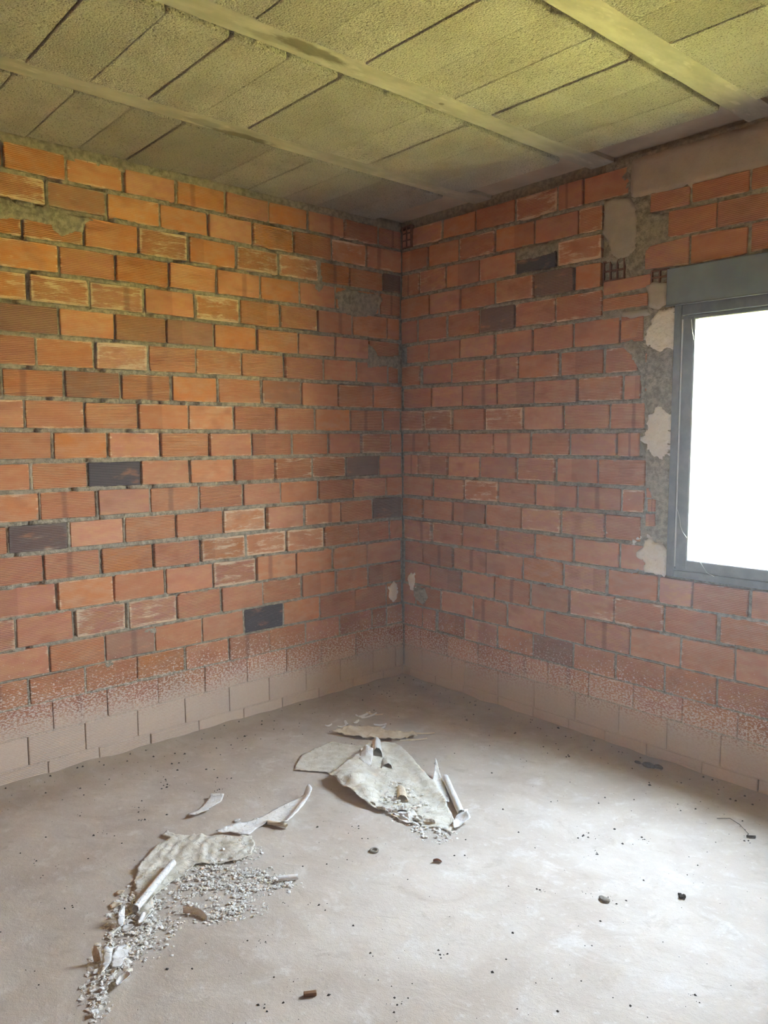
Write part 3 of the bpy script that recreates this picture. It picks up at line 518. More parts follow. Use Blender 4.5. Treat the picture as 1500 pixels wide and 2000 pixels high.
def frange(a, b_, st):
    n = max(1, int(round((b_-a)/st))); return [a+(b_-a)*i/n for i in range(n+1)]
def build_wall(side, name, label):
    mo = Mortar(side); UL = ULEN[side]
    back = lambda u, z: -0.024+0.006*nz(u*20, z*20)
    if side == 'L':
        mo.grid(frange(-.15, UL, .03), frange(-0.05, ZC+.15, .03), back)
        mo.grid(frange(0, UL, .012), frange(2.634, ZC+.01, .010), lambda u, z: -0.004+0.004*fbm(u*22, z*30, 5)+0.003*nz(u*60, z*60))
        mo.grid(frange(UL, -YB, .1), frange(-0.05, ZC+.03, .1), back)
    else:
        for a, c, z0, z1 in ((-.15, WIN[0], -.05, ZC+.15), (WIN[0], WIN[1], -.05, WIN[2]), (WIN[0], WIN[1], 2.18, ZC+.15), (WIN[1], XB+.1, -.05, ZC+.15)):
            mo.grid(frange(a, c, .03), frange(z0, z1, .03), back)
        fld = lambda u, z: -0.005+0.004*fbm(u*22, z*22, 2)+0.002*nz(u*70, z*70)
        mo.grid(frange(1.352, UL, .011), frange(2.175, 2.69, .011), fld)
        mo.grid(frange(1.352, 1.70, .011), frange(1.99, 2.18, .011), fld)
        mo.grid(frange(1.560, 1.705, .011), frange(0.86, 2.0, .011), fld)
        for a, c, z0, z1 in ((WIN[0]-.004, WIN[0]+.0, WIN[2], 2.18), (WIN[1], WIN[1]+.004, WIN[2], 2.18)):   # reveals
            uu = a if a < 2 else c
            i = len(mo.v)
            for dd in (-0.02, -0.2): mo.v += [W('R', uu, dd, z0), W('R', uu, dd, z1)]
            mo.f.append((i, i+1, i+3, i+2))
        i = len(mo.v)
        mo.v += [W('R', WIN[0], -.02, WIN[2]), W('R', WIN[1], -.02, WIN[2]), W('R', WIN[1], -.2, WIN[2]), W('R', WIN[0], -.2, WIN[2])]; mo.f.append((i, i+1, i+2, i+3))
        i = len(mo.v)
        mo.v += [W('R', WIN[0], -.02, 2.18), W('R', WIN[1], -.02, 2.18), W('R', WIN[1], -.2, 2.18), W('R', WIN[0], -.2, 2.18)]; mo.f.append((i, i+1, i+2, i+3))
    def shell(u0_, u1_, z0_, z1_):
        i = len(mo.v); mo.v += [W(side, a, d_, c) for d_ in (-.05, -.15) for a, c in ((u0_, z0_), (u1_, z0_), (u1_, z1_), (u0_, z1_))]
        for q in ((0, 1, 2, 3), (7, 6, 5, 4), (1, 0, 4, 5), (2, 1, 5, 6), (3, 2, 6, 7), (0, 3, 7, 4)): mo.f.append(tuple(i+j for j in (q if side == 'R' else reversed(q))))
    if side == 'L': shell(-.15, -YB+.1, -.1, ZC+.17)
    else:
        for q in ((-.15, WIN[0], -.1, ZC+.17), (WIN[0], WIN[1], -.1, WIN[2]), (WIN[0], WIN[1], 2.18, ZC+.17), (WIN[1], XB+.1, -.1, ZC+.17)): shell(*q)
    for k in range(1, 21):
        if side == 'L': mo.bed(k, 0.0, UL)
        elif k <= 5: mo.bed(k, 0.0, ROWLIM[k])
        elif k <= 14: mo.bed(k, 0.0, 1.60); mo.bed(k, WIN[1]+.005, UL)
        else: mo.bed(k, 0.0, UL)
    bricks = []
    rows = DATA[side]
    for k in range(1, 22):
        J = list(rows[k])
        lim = ROWLIM.get(k) if side == 'R' else None
        if side == 'R' and lim is None and k <= 14: lim = J[-1]+0.001
        if J[0] > 0.03: J.insert(0, 0.004 if J[0] < 0.275 else J[0]-0.25)
        if lim is None:
            while J[-1] < UL-0.13: J.append(J[-1]+0.246+rng.uniform(-.006, .006))
            J.append(UL) if UL-J[-1] > 0.05 else None
        elif k > 14: pass
        gz = 0.0185 if k < 15 else (0.011 if k < 18 else (0.008 if k < 19 else 0.004))
        for i in range(len(J)-1):
            a, c = J[i], J[i+1]
            if c-a < 0.03: continue
            g0 = 0.5*(rng.choice((0.009, 0.012, 0.015, 0.020)) if k < 17 else (0.008 if k < 19 else 0.0032))
            g1 = 0.5*(rng.choice((0.008, 0.011, 0.015)) if k < 17 else (0.008 if k < 19 else 0.003))
            ua, ub = a+(g0 if i else 0.002), c-g1
            jz = rng.uniform(-.0015, .0015) if k < 19 else 0
            z = lambda q, u, s_: lineZ(side, q, u)+s_*gz/2+jz
            top = (lambda u: z(k-1, u, -1)) if k > 1 else (lambda u: (2.650 if side == 'L' else 2.654)+0.003*nz(u*9, 1))
            bricks.append((k, ua, ub, z(k, ua, 1), z(k, ub, 1), top(ua), top(ub)))
            if i < len(J)-2:
                zt, zb = top(c)+.002, z(k, c, 1)-.002
                if k >= 19: continue                                         # only a thin crack shows under the dust
                r_ = rng.random()
                slot = 0.0 if r_ < 0.3 else (0.004 if r_ < 0.8 else 0.0065)
                if k >= 17: slot = 0
                d = rng.choice((-0.003, -0.006, -0.010, -0.014)) if k < 17 else -0.002
                if r_ < 0.94:
                    if side == 'L': mo.head(c-g1-.003, c+0.007-slot, zb, zt, d)
                    else: mo.head(c-g1-.003+slot, c+0.007, zb, zt, d)
    me = pyd(name, mo.v, mo.f, smooth=True)
    wall = struct(name, me, MM, label, 'wall')
    for (k, ua, ub, b0, b1, t0, t1) in bricks:
        if ub-ua < 0.012: continue
        flush = k >= 19
        dep = rng.gauss(0.0, 0.0026) if not flush else rng.gauss(0.0, 0.0005)
        sp = spec_at(side, ua, ub, (b0+t0)/2-.05, (b0+t0)/2+.05)
        if 'k' in sp: dep = -0.018
        brick(side, wall, ua, ub, b0, b1, t0, t1, dep, flush, mean_hue=(0.30+0.02*k if side == 'L' else 0.72))
    if side == 'R':
        for (u0, u1, b0, b1, t0, t1) in DATA['rects']:
            brick(side, wall, u0, u1, b0, b1, t0, t1, 0.0015, mean_hue=0.8)
        for k in range(1, 15):                                              # and beyond the window's far jamb
            u = WIN[1]+.012+(0.12 if k % 2 else 0.0); zb_, zt_ = lineZ('R', k, 2.3)+.008, (lineZ('R', k-1, 2.3)-.008 if k > 1 else 2.654)
            if k % 2 and k != 3: brick(side, wall, WIN[1]+.012, u-.01, zb_, zb_, zt_, zt_, 0.0, mean_hue=0.8)
            if k in (2, 3, 4): continue
            while u < UL-0.1:
                brick(side, wall, u, u+0.234, zb_, zb_, zt_, zt_, rng.gauss(0, .002), mean_hue=0.75); u += 0.246
        for row, (b, t) in enumerate(((2.430, 2.507), (2.309, 2.411), (2.185, 2.300))):   # the same courses run on above the window
            u = (2.213, 2.110, 2.222)[row]
            while u < UL-0.1:
                brick(side, wall, u, u+0.234, b, b, t, t, 0.0, mean_hue=0.8); u += 0.245
    mats = {'grey_mortar': (MM, 0.006, 0.004, .006), 'smooth_plaster': (M_SMOOTH, 0.010, 0.0012, .003), 'lintel': (M_LINTEL, 0.007, 0.002, .004), 'white_plaster': (M_WHITE, 0.010, 0.004, .016)}
    for key, lst in DATA['pat'].items():
        for s_, pts in lst:
            if s_ != side: continue
            mat, t, ro, jag = mats[key]
            if key == 'lintel': pts = [[min(u, UL), max(2.45, min(z, ZC-.004))] for u, z in pts]
            nm = {'grey_mortar': 'mortar_smear', 'smooth_plaster': 'plaster_patch', 'lintel': 'lintel_render', 'white_plaster': 'lime_patch'}[key]
            o = patch(side, nm, pts, t, mat, wall, ro, 0.016 if key == 'lintel' else 0.010, jag)
            o['label'] = {'mortar_smear': 'grey mortar smeared over the bricks', 'plaster_patch': 'smooth grey plaster patch', 'lintel_render': 'brownish cement render over the window head', 'lime_patch': 'chalky white plaster patch'}[nm]
    if side == 'R':
        for (u0, u1, z0, z1, n, m_) in DATA['hol']:
            B = Boxes(); cu, cz = (u1-u0)/n, (z1-z0)/m_; t = 0.007
            for i in range(n+1): B.box(u0+i*cu-t/2, u0+i*cu+t/2, -0.005, 0.022, z0-t/2, z1+t/2, .001)
            for j in range(m_+1): B.box(u0, u1, -0.004, 0.022, z0+j*cz-t/2, z0+j*cz+t/2, .001)
            B.box(u0, u1, 0.0205, 0.0225, z0, z1)
            o = link('hollow_brick_end', B.mesh('hollow_brick_end'), M_CAV, wall); o['label'] = 'broken brick end showing its square cells'
    return wall
wall_l = build_wall('L', 'wall_left', 'bare brick wall lit orange, running from the corner out of frame')
wall_r = build_wall('R', 'wall_right', 'shaded bare brick wall holding the window')

# walls and openings behind the viewpoint
def brickish():
    b = NB('plain_brickwork'); p = b.pos(); q = b.sep(p)
    t = b.n('TexBrick'); b.put(t.inputs['Vector'], b.comb(b.math('SUBTRACT', q[0], q[1]), q[2], 0.0))
    t.inputs['Color1'].default_value = (0.42, 0.15, 0.06, 1); t.inputs['Color2'].default_value = (0.52, 0.20, 0.08, 1); t.inputs['Mortar'].default_value = (0.36, 0.32, 0.25, 1)
    t.inputs['Scale'].default_value = 1.0; t.inputs['Brick Width'].default_value = 0.245; t.inputs['Row Height'].default_value = 0.13; t.inputs['Mortar Size'].default_value = 0.006
    return b.finish(t.outputs['Color'], b.bump(t.outputs['Fac'], -0.01, 1.0), 0.9)
MBK = brickish()
B = Boxes().box(XB, XB+.14, YB-.14, .14, -.05, ZC+.03)
struct('wall_side', B.mesh('wall_side'), MBK, 'brick wall behind the viewpoint, opposite the orange wall', 'wall')
B = Boxes().box(-.14, DOOR[0], YB-.14, YB, -.05, ZC+.03).box(DOOR[1], XB, YB-.14, YB, -.05, ZC+.03).box(DOOR[0], DOOR[1], YB-.14, YB, DOOR[3], ZC+.03)
struct('wall_rear', B.mesh('wall_rear'), MBK, 'brick wall behind the viewpoint with the open doorway', 'wall')

gv = [(-40, -40, -.45), (45, -40, -.45), (45, 60, -.45), (-40, 60, -.45)]
M_FIELD = plain('dry_field', FIELD, 0.95, 0.3, 1.5)
struct('ground', pyd('ground', gv, [(0, 1, 2, 3)]), M_FIELD, 'sunlit dry field outside the window', 'ground')

# ---------------------------------------------------------------- floor
FX, FY = frange(-.03, XB, .03), frange(YB, .03, .03)
def floor_z(x, y):
    dw = min(x, -y); z = 0.0025*fbm(x*2.2, y*2.2, 8)+0.0008*nz(x*14, y*14)-0.002
    k = max(0, 1-max(dw, 0)/0.07)
    return z+k*k*(0.022+0.012*nz(x*7, y*7, 3))
fv = [(x, y, floor_z(x, y)) for x in FX for y in FY]; ny = len(FY)
ff = [(a*ny+c, (a+1)*ny+c, (a+1)*ny+c+1, a*ny+c+1) for a in range(len(FX)-1) for c in range(ny-1)]
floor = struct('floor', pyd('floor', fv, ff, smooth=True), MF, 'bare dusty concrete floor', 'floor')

# ---------------------------------------------------------------- ceiling: concrete joists with porous blocks between
B = Boxes().box(-.14, XB+.1, YB-.1, .14, 2.712, 2.85)
ceil = struct('ceiling', B.mesh('ceiling'), M_LINTEL, 'unfinished ceiling of concrete joists and porous blocks', 'ceiling')
JO = [0.548+0.7165*i for i in range(6)]
for i, x in enumerate(JO):
    n = 60; v, f_ = [], []
    for a in range(n+1):
        y = 0.01+(YB-0.01)*a/n
        e1, e2 = 0.003*nz(y*5, i*9.), 0.003*nz(y*5, i*9.+4)
        s_ = 0.002*nz(y*3, i*7.)
        prof = ((x+e1, 2.714), (x+e1, 2.694+s_), (x+.006+e1, 2.690+s_), (x+.062, 2.6895+s_), (x+.118+e2, 2.690+s_), (x+.124+e2, 2.694+s_), (x+.124+e2, 2.714))
        v += [(px_, y, pz_) for px_, pz_ in prof]
    for a in range(n):
        for c in range(6): q = a*7+c; f_.append((q, q+7, q+8, q+1))
    o = link('joist', pyd('joist', v, f_), MJ, ceil)
bm_ = {}
for b_i in range(6):
    x0 = 0.004 if b_i == 0 else JO[b_i-1]+0.1255
    x1 = JO[b_i]-0.0015
    if x1 > XB: continue
    for r in range(1, 21):
        y1 = -0.2075*r; y0 = y1-0.2075
        key = (b_i, rng.randrange(4))
        if key not in bm_:
            gp = rng.choice((0.002, 0.003, 0.0042))
            L_ = x1-x0; hw = 0.10375-gp/2
            NX, NY = 12, 1; V, Fq = [], []
            out = []
            cr_ = 0.012
            pts = [(-L_/2+cr_*.3, -hw), (-L_/6, -hw+.0006), (L_/6, -hw), (L_/2-cr_, -hw), (L_/2-.003, -hw+cr_*.7), (L_/2, -hw/3), (L_/2-.001, hw/3), (L_/2-.003, hw-cr_*.7), (L_/2-cr_, hw), (L_/6, hw-.0006), (-L_/6, hw), (-L_/2+cr_*.3, hw), (-L_/2, hw-cr_*.3), (-L_/2, -hw+cr_*.3)]
            n = len(pts)
            for dz, ins in ((0.0, 0.0022), (0.0020, 0.0006), (0.006, 0.0), (0.04, 0.0)):
                for (px_, py_) in pts:
                    V.append((px_-(ins if px_ > 0 else -ins), py_-(ins if py_ > 0 else -ins), dz))
            Fq.append(tuple(range(n-1, -1, -1)))
            for k in range(3):
                for i in range(n): Fq.append((k*n+i, k*n+(i+1) % n, (k+1)*n+(i+1) % n, (k+1)*n+i))
            bm_[key] = pyd('concrete_block', V, Fq); bm_[key].materials.append(MBL)
        o = bpy.data.objects.new('concrete_block', bm_[key]); COL.objects.link(o); o.parent = ceil
        o.location = ((x0+x1)/2, (y0+y1)/2, (2.677 if b_i else 2.684)+rng.uniform(-.002, .0025)); o.rotation_euler = (rng.uniform(-.008, .008), rng.uniform(-.002, .002), rng.uniform(-.002, .002))

if GLARE_HAZE_DENSITY:  # haze volume added to imitate the lens veil around the window
    hm = bpy.data.materials.new('added_haze'); hm.use_nodes = True; ht = hm.node_tree; ht.nodes.clear()
    ho = ht.nodes.new('ShaderNodeOutputMaterial'); hs = ht.nodes.new('ShaderNodeVolumeScatter')
    hs.inputs['Density'].default_value = GLARE_HAZE_DENSITY; hs.inputs['Anisotropy'].default_value = 0.2
    ht.links.new(hs.outputs[0], ho.inputs['Volume'])
    B = Boxes().box(-.20, XB+.2, YB-.2, .20, -.2, 2.90)
    tag(link('glare_haze', B.mesh('glare_haze'), hm), 'thin added haze standing in for the glare around the window', 'glare_haze', None, 'stuff')

# ---------------------------------------------------------------- window
x0, x1, z0, z1 = WIN
root = bpy.data.objects.new('window_1', None); COL.objects.link(root); root.location = (x0, 0, z0)
tag(root, 'dark grey aluminium window with roller shutter box, blown out by daylight', 'window', None, 'structure')
def wp(name, B_, mat, par=root):
    me = B_.mesh(name)
    M_ = Matrix.Translation(-Vector((x0, 0, z0))); me.transform(M_)
    return link(name, me, mat, par)
fw = 0.034
B = Boxes()
B.box(x0, x0+fw, -.012, .075, z0, z1, .003).box(x1-fw, x1, -.012, .075, z0, z1, .003)
B.box(x0+fw, x1-fw, -.012, .075, z0, z0+.03, .003).box(x0+fw, x1-fw, -.012, .075, z1-.045, z1, .003)
wp('frame', B, M_FRAME)
B = Boxes().box(1.678, x1+.035, -.022, .13, 2.021, 2.176, .004)
wp('shutter_box', B, M_BOX)
B = Boxes().box(1.678, x1+.035, -.026, -.018, 2.0175, 2.0235, .002)
wp('box_lip', B, M_FRAME)
mid = (x0+x1)/2
def sash(a, c, y):
    s_ = 0.060; zb, zt = z0+.03, z1-.045
    B = Boxes()
    B.box(a, a+s_, y, y+.03, zb, zt, .009).box(c-s_, c, y, y+.03, zb, zt, .009)
    B.box(a+s_-.012, c-s_+.012, y+.002, y+.028, zb, zb+.05, .006).box(a+s_-.012, c-s_+.012, y+.002, y+.028, zt-.02, zt, .006)
    o = wp('sash', B, M_FRAME)
    wp('glass_pane', Boxes().box(a+s_-.004, c-s_+.004, y+.012, y+.017, zb+.046, zt-.016), M_GLASS, o)
    return o
sash(x0+fw, x1-fw, -.008)
M_HIGHLIGHT = plain('painted_highlight', (0.62, 0.66, 0.68), 0.35, 0.15, 30.0, 0.6)  # pale strips stand in for the highlight along the sash edges
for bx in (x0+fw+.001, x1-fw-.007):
    o = wp('highlight_strip', Boxes().box(bx, bx+.006, -.0125, -.004, z0+.045, z1-.06, .0025), M_HIGHLIGHT); o['label'] = 'pale strip painted as the highlight on the sash edge'
def strand(pts, r, name, label, cat, mat):
    v, f_ = [], []
    for i, p in enumerate(pts):
        p = Vector(p); d = (Vector(pts[min(i+1, len(pts)-1)])-Vector(pts[max(i-1, 0)])).normalized()
        a = d.orthogonal().normalized(); c = d.cross(a)
        for k in range(5): v.append(p+r*(math.cos(k*1.2566)*a+math.sin(k*1.2566)*c))
    for i in range(len(pts)-1):
        for k in range(5): f_.append((i*5+k, i*5+(k+1) % 5, i*5+5+(k+1) % 5, i*5+5+k))
    f_ += [(4, 3, 2, 1, 0), tuple((len(pts)-1)*5+k for k in range(5))]
    return tag(link(name, pyd(name, v, f_, smooth=True), mat), label, cat)
strand([(1.757, -.0125, 1.155), (1.770, -.0135, 1.115), (1.774, -.0145, 1.085), (1.785, -.0135, 1.06), (1.803, -.0105, 1.036)], .0007, 'cobweb_strand', 'thin white cobweb thread on the window sash above its lower corner', 'cobweb', M_WEB)
strand([(1.865, -.0085, .938), (1.880, -.0115, .92), (1.897, -.0125, .898), (1.93, -.0125, .885)], .0007, 'cobweb_strand', 'white cobweb thread hanging across the bottom rail of the window', 'cobweb', M_WEB)
strand([(1.790, -.0115, 1.955), (1.793, -.0125, 1.93), (1.797, -.0125, 1.90), (1.803, -.0095, 1.87)], .0006, 'cobweb_strand', 'fine cobweb thread at the top left corner of the window sash', 'cobweb', M_WEB)

# ---------------------------------------------------------------- torn paint film on the floor
FD = DATA['F']
def XY(l): return [Vector((q[0], q[1])) for q in l]
def ragged(pts, jag, st=0.010):
    out = []
    for i in range(len(pts)):
        a, b_ = pts[i], pts[(i+1) % len(pts)]; k = max(1, int((b_-a).length/st))
        for j in range(k):
            q = a.lerp(b_, j/k); out.append(Vector((q.x+jag*nz(q.x*80, q.y*80, 2), q.y+jag*nz(q.x*80, q.y*80, 6))))
    return out
def sheet(name, pts, hf, mat, cell=0.010, jag=0.003, thick=0.0014, parent=None):
    base = lambda x, y, h: Vector((x, y, max(0.0018, h)+floor_z(x, y)))
    return drape(ragged(XY(pts), jag), cell, hf, base, name, mat, parent, thick=thick)
def wr(x, y, s, amp, ax=1.0, ay=1.0, sd=0.0): return amp*fbm(x*s*ax, y*s*ay, sd)
def rise(x, y, p, r, h):
    d = math.hypot(x-p[0], y-p[1])/r; return h*math.exp(-d*d)
def segd(x, y, a, c):
    dx, dy = c[0]-a[0], c[1]-a[1]; t = max(0, min(1, ((x-a[0])*dx+(y-a[1])*dy)/(dx*dx+dy*dy))); return math.hypot(x-a[0]-t*dx, y-a[1]-t*dy), t
def idw(pts):
    P_ = [(q[0], q[1], q[2] if len(q) > 2 else 0.004) for q in pts]
    def f(x, y):
        sw = sz = 0
        for a, b_, c in P_:
            w_ = 1/((x-a)**2+(y-b_)**2+1e-6)**1.5; sw += w_; sz += w_*c
        return sz/sw
    return f

tag(sheet('torn_sheet', FD['flat'], lambda x, y, de: 0.004+wr(x, y, 22, .005)+.003*math.exp(-de/.01), M_PAPER),
    'flat dingy torn sheet lying left of and under the raised fold', 'torn sheet', 'peeled paint sheets')
mn = FD['main']; mz = idw(mn+FD['mainc'])
def main_h(x, y, de):
    h = mz(x, y)+wr(x, y, 16, .005, 1, 1, 3)+wr(x, y, 60, .002, 1, 1, 5)
    h += 0.010*math.exp(-de/.010)*max(0, nz(x*14, y*14, 3)+.2)
    d, t = segd(x, y, mn[3], mn[7]); h += 0.010*math.exp(-(d/.03)**2)
    return h
big = sheet('torn_sheet', mn, main_h, M_PAPER, 0.009, .003)
tag(big, 'largest pale torn sheet in mid floor with raised curling fold', 'torn sheet', 'peeled paint sheets')
fz = idw(FD['flap'])
sheet('folded_flap', FD['flap'], lambda x, y, de: fz(x, y)+0.010*min(1, de/.03)+wr(x, y, 25, .002), M_PAPERW, 0.006, .0015, parent=big)
def arch(name, a, c, back, h0, h1, mat, parent, n=14, m_=8, lean=0.0):
    """a strip of film standing in an arch from floor point a to c, running back and sinking"""
    a, c, bk = Vector(a), Vector(c), Vector(back); v, f_ = [], []
    for i in range(m_+1):
        t = i/m_; A, C = a+bk*t, c+bk*t*0.9; mid_ = (A+C)/2; hw = (C-A)/2*(1-.25*t); h = h0+(h1-h0)*t
        for j in range(n+1):
            th = math.pi*j/n; q = mid_-hw*math.cos(th); zz = h*math.sin(th)**0.8*(1+.12*nz(j*.9, i*.7, h0*50))
            v.append((q.x+lean*zz+.002*nz(i*1.3, j*1.1, 4), q.y+.002*nz(i*1.3, j*1.1, 8), 0.006+zz))
    for i in range(m_):
        for j in range(n): q = i*(n+1)+j; f_.append((q, q+1, q+n+2, q+n+1))
    return link(name, pyd(name, v, f_, smooth=True), mat, parent)
for (a, c, bk), h0, h1, mt in zip(FD['arches'], (.070, .035, .026), (.045, .014, .012), (M_PAPERW, M_PAPER, M_TAN)):
    mid_ = (Vector(a)+Vector(c))/2
    arch('curled_fold', a, c, (Vector(bk)-mid_), h0, h1, mt, big)
# ragged bubbles on the lower part of the sheet
for i in range(6):
    q = Vector(mn[17][:2]).lerp(Vector(mn[9][:2]), 0.1+.12*i); dv = Vector((rng.uniform(-.01, .01), rng.uniform(-.02, .02)))
    arch('curled_fold', q+dv, q+dv+Vector((.022+.01*rng.random(), .012)), (-.03-.02*rng.random(), .012*rng.random()), .014+.008*rng.random(), .004, M_PAPERW, big, 8, 4)
tag(sheet('torn_scrap', FD['scrap'], lambda x, y, de: 0.008+wr(x, y, 22, .010, 1, 1, 4)+.010*math.exp(-de/.012), M_TAN, 0.008, .013), 'ragged tan scrap lying behind the largest sheet toward the corner', 'torn scrap', 'peeled paint scraps')
lf = FD['leaf']
tag(sheet('curled_leaf', lf, lambda x, y, de: 0.006+rise(x, y, lf[0], .07, .045)+.008*math.exp(-de/.01)+wr(x, y, 30, .002), M_PAPERW, 0.007, .0015), 'pointed curled leaf of film between the big sheet and its roll', 'torn scrap', 'peeled paint scraps')
cl = FD['curl']
tag(sheet('curled_scrap', cl, lambda x, y, de: 0.006+.022*math.exp(-de/.01)*max(0, nz(x*22, y*22, 1)+.45)+rise(x, y, cl[3], .03, .02), M_PAPERW, 0.006, .004), 'crumpled white curl at the foot of the white roll', 'torn scrap', 'peeled paint scraps')
tag(sheet('ragged_scrap', FD['rag'], lambda x, y, de: 0.005+.014*math.exp(-de/.01)*max(0, nz(x*25, y*25, 1)+.3), M_PAPERW, 0.007, .005), 'ragged broken piece along the lower edge of the largest sheet', 'torn scrap', 'peeled paint scraps')
st = FD['strip']; SC = [((Vector(st[i][:2])+Vector(st[-1-i][:2]))/2) for i in range(0, 9)]
def strip_h(x, y, de):
    h = 0.008+wr(x, y, 18, .003)
    h += 0.012*math.exp(-segd(x, y, st[0], st[2])[0]/.018)
    h += 0.020*math.exp(-(segd(x, y, st[12], st[9])[0]/.022)**2)
    h += 0.012*math.exp(-(segd(x, y, st[13], st[14])[0]/.012)**2)
    h += rise(x, y, st[8], .035, .035)
    return h
strp = tag(sheet('torn_strip', st, strip_h, M_PAPERW, 0.008, .0015), 'long white curled strip pointing up toward the big sheet', 'torn strip', 'peeled paint scraps')

def tube(name, a, c, r, mat, label, cat, turns=1.35, z=None, group=None, parent=None, ragged_=0.004):
    a, c = Vector(a), Vector(c); d = (c-a); L_ = d.length; d.normalize(); pn = Vector((-d.y, d.x)); n, m_ = int(16*turns), max(3, int(L_/.012)); v, f_ = [], []
    zz = r+.003 if z is None else z
    for i in range(m_+1):
        t = i/m_
        for j in range(n+1):
            th = 2*math.pi*turns*j/n; rr = r*(1-.22*(1-j/n))*(1+.05*nz(t*6, th, r*900))
            tt = t*L_+(ragged_*nz(th*1.5, 3+t*4) if i in (0, m_) else 0)
            q = a+d*tt+pn*(rr*math.cos(th+.6)); v.append((q.x, q.y, zz+rr*math.sin(th+.6)+floor_z(q.x, q.y)))
    for i in range(m_):
        for j in range(n): q = i*(n+1)+j; f_.append((q, q+1, q+n+2, q+n+1))
    o = link(name, pyd(name, v, f_, smooth=True), mat, parent)
    return tag(o, label, cat, group) if label else o
tube('rolled_edge', Vector(st[14][:2]), Vector(st[12][:2]), .009, M_TAN, None, None, parent=strp)
tube('paper_roll', FD['rollA'][0], FD['rollA'][1], .0150, M_PAPERW, 'white rolled tube lying beside the right edge of the largest sheet', 'roll', 1.6)
tube('paper_roll', FD['rollB'][0], FD['rollB'][1], .0130, M_PAPERW, 'slim white rolled tube lying across the crinkled sheet', 'roll', 1.6, z=.025)
fo = FD['folded']
tag(sheet('folded_scrap', fo, lambda x, y, de: .005+.016*math.exp(-segd(x, y, fo[0], fo[8])[0]/.012)+.018*math.exp(-segd(x, y, fo[3], fo[5])[0]/.018), M_PAPERW, .007, .001), 'small white folded scrap lying alone above the crinkled sheet', 'torn scrap', 'peeled paint scraps')
ck = FD['crinkled']
def crink(x, y, de):
    r_ = .5+.5*math.sin((x*.75+y*.62)*130+7*nz(x*11, y*11, 2)); r_ = r_*r_; k = max(0, nz(x*7, y*7, 5)+.35)
    return .006+.008*r_*k+wr(x, y, 14, .007, 1, 1, 7)+wr(x, y, 55, .003)+.010*math.exp(-de/.012)*max(0, nz(x*16, y*16, 9)+.3)
tag(sheet('crinkled_sheet', ck, crink, M_PAPER, .008, .005), 'crinkled pale sheet with a rolled tube across it and crumbs below', 'torn sheet', 'peeled paint sheets')
tl = FD['tail']
tag(sheet('torn_sheet', tl, lambda x, y, de: .006+wr(x, y, 20, .004)+.012*math.exp(-segd(x, y, tl[0], tl[8])[0]/.02), M_PAPERW, .007, .003), 'small jagged sheet near the tail end of the crumb trail', 'torn sheet', 'peeled paint sheets')
sh = FD['shard']
tag(sheet('upright_shard', sh, lambda x, y, de: .010+.03*math.exp(-segd(x, y, sh[6], sh[7])[0]/.025), M_PAPERW, .007, .001), 'narrow white pointed shard leaning on the small jagged sheet', 'torn scrap', 'peeled paint scraps')
ov = FD['oval']; oc_ = sum(XY(ov), Vector((0, 0)))/len(ov)
tag(sheet('oval_chip', ov, lambda x, y, de: .006+.012*math.exp(-de/.008)+.006*((x-oc_.x)+(y-oc_.y))/.05, M_PAPERW, .005, .001), 'oval white chip beside the tail of the crumb trail', 'chip', 'peeled paint scraps')
tag(sheet('small_chip', FD['chip'], lambda x, y, de: .005+.006*math.exp(-de/.006), M_PAPERW, .005, .0015), 'last small white chip below the end of the crumb trail', 'chip', 'peeled paint scraps')
tag(sheet('torn_scrap', FD['piece2'], lambda x, y, de: .008+wr(x, y, 25, .004)+.01*math.exp(-de/.01), M_PAPERW, .006, .003), 'pale scrap just under the lower end of the slim roll', 'torn scrap', 'peeled paint scraps')
p3 = FD['piece3']
tag(sheet('torn_scrap', p3, lambda x, y, de: .008+.03*math.exp(-segd(x, y, p3[1], p3[2])[0]/.02), M_PAPERW, .005, .001), 'white curved scrap tipped up left of the slim roll\'s lower end', 'torn scrap', 'peeled paint scraps')
def standing(name, a, c, h, bow, mat, label, lean=(0, 0)):
    a, c = Vector(a[:2]), Vector(c[:2]); d = c-a; pn = Vector((-d.y, d.x)); v, f_ = [], []; n = 8
    for i in range(n+1):
        t = i/n; q = a+d*t+pn*(bow*math.sin(math.pi*t))
        hh = h*(0.75+.25*math.sin(math.pi*t+.5)) if bow < .5 else h*math.sin(math.pi*min(1, t*1.02))**.7+.002
        z_ = floor_z(q.x, q.y)+.001
        for k in range(4):
            s_ = k/3; v.append((q.x+lean[0]*s_*hh, q.y+lean[1]*s_*hh, z_+hh*s_))
    for i in range(n):
        for k in range(3): q = i*4+k; f_.append((q, q+4, q+5, q+1))
    k = len(v); th = Vector((pn.x, pn.y, 0)).normalized()*.0012
    v += [Vector(q)+th for q in v]; f_ += [tuple(j+k for j in reversed(q)) for q in f_]
    return tag(link(name, pyd(name, v, f_, smooth=True), mat), label, 'torn scrap', 'peeled paint scraps')
tn = FD['tan']
standing('upright_scrap', tn[0], tn[1], .045, .35, M_TAN, 'tan scrap standing on edge at the left of the crumb trail', (-.2, -.1))
cs = FD['crescent']
standing('crescent_scrap', cs[0], cs[2], .020, .12, M_PAPERW, 'crescent shaped scrap curving up below the crinkled sheet', (-.3, .2))
tube('curled_tube', FD['halftube'][0], FD['halftube'][1], .010, M_PAPERW, 'small half rolled curl at the far end of the crumb fan', 'torn scrap', .8, group='peeled paint scraps')
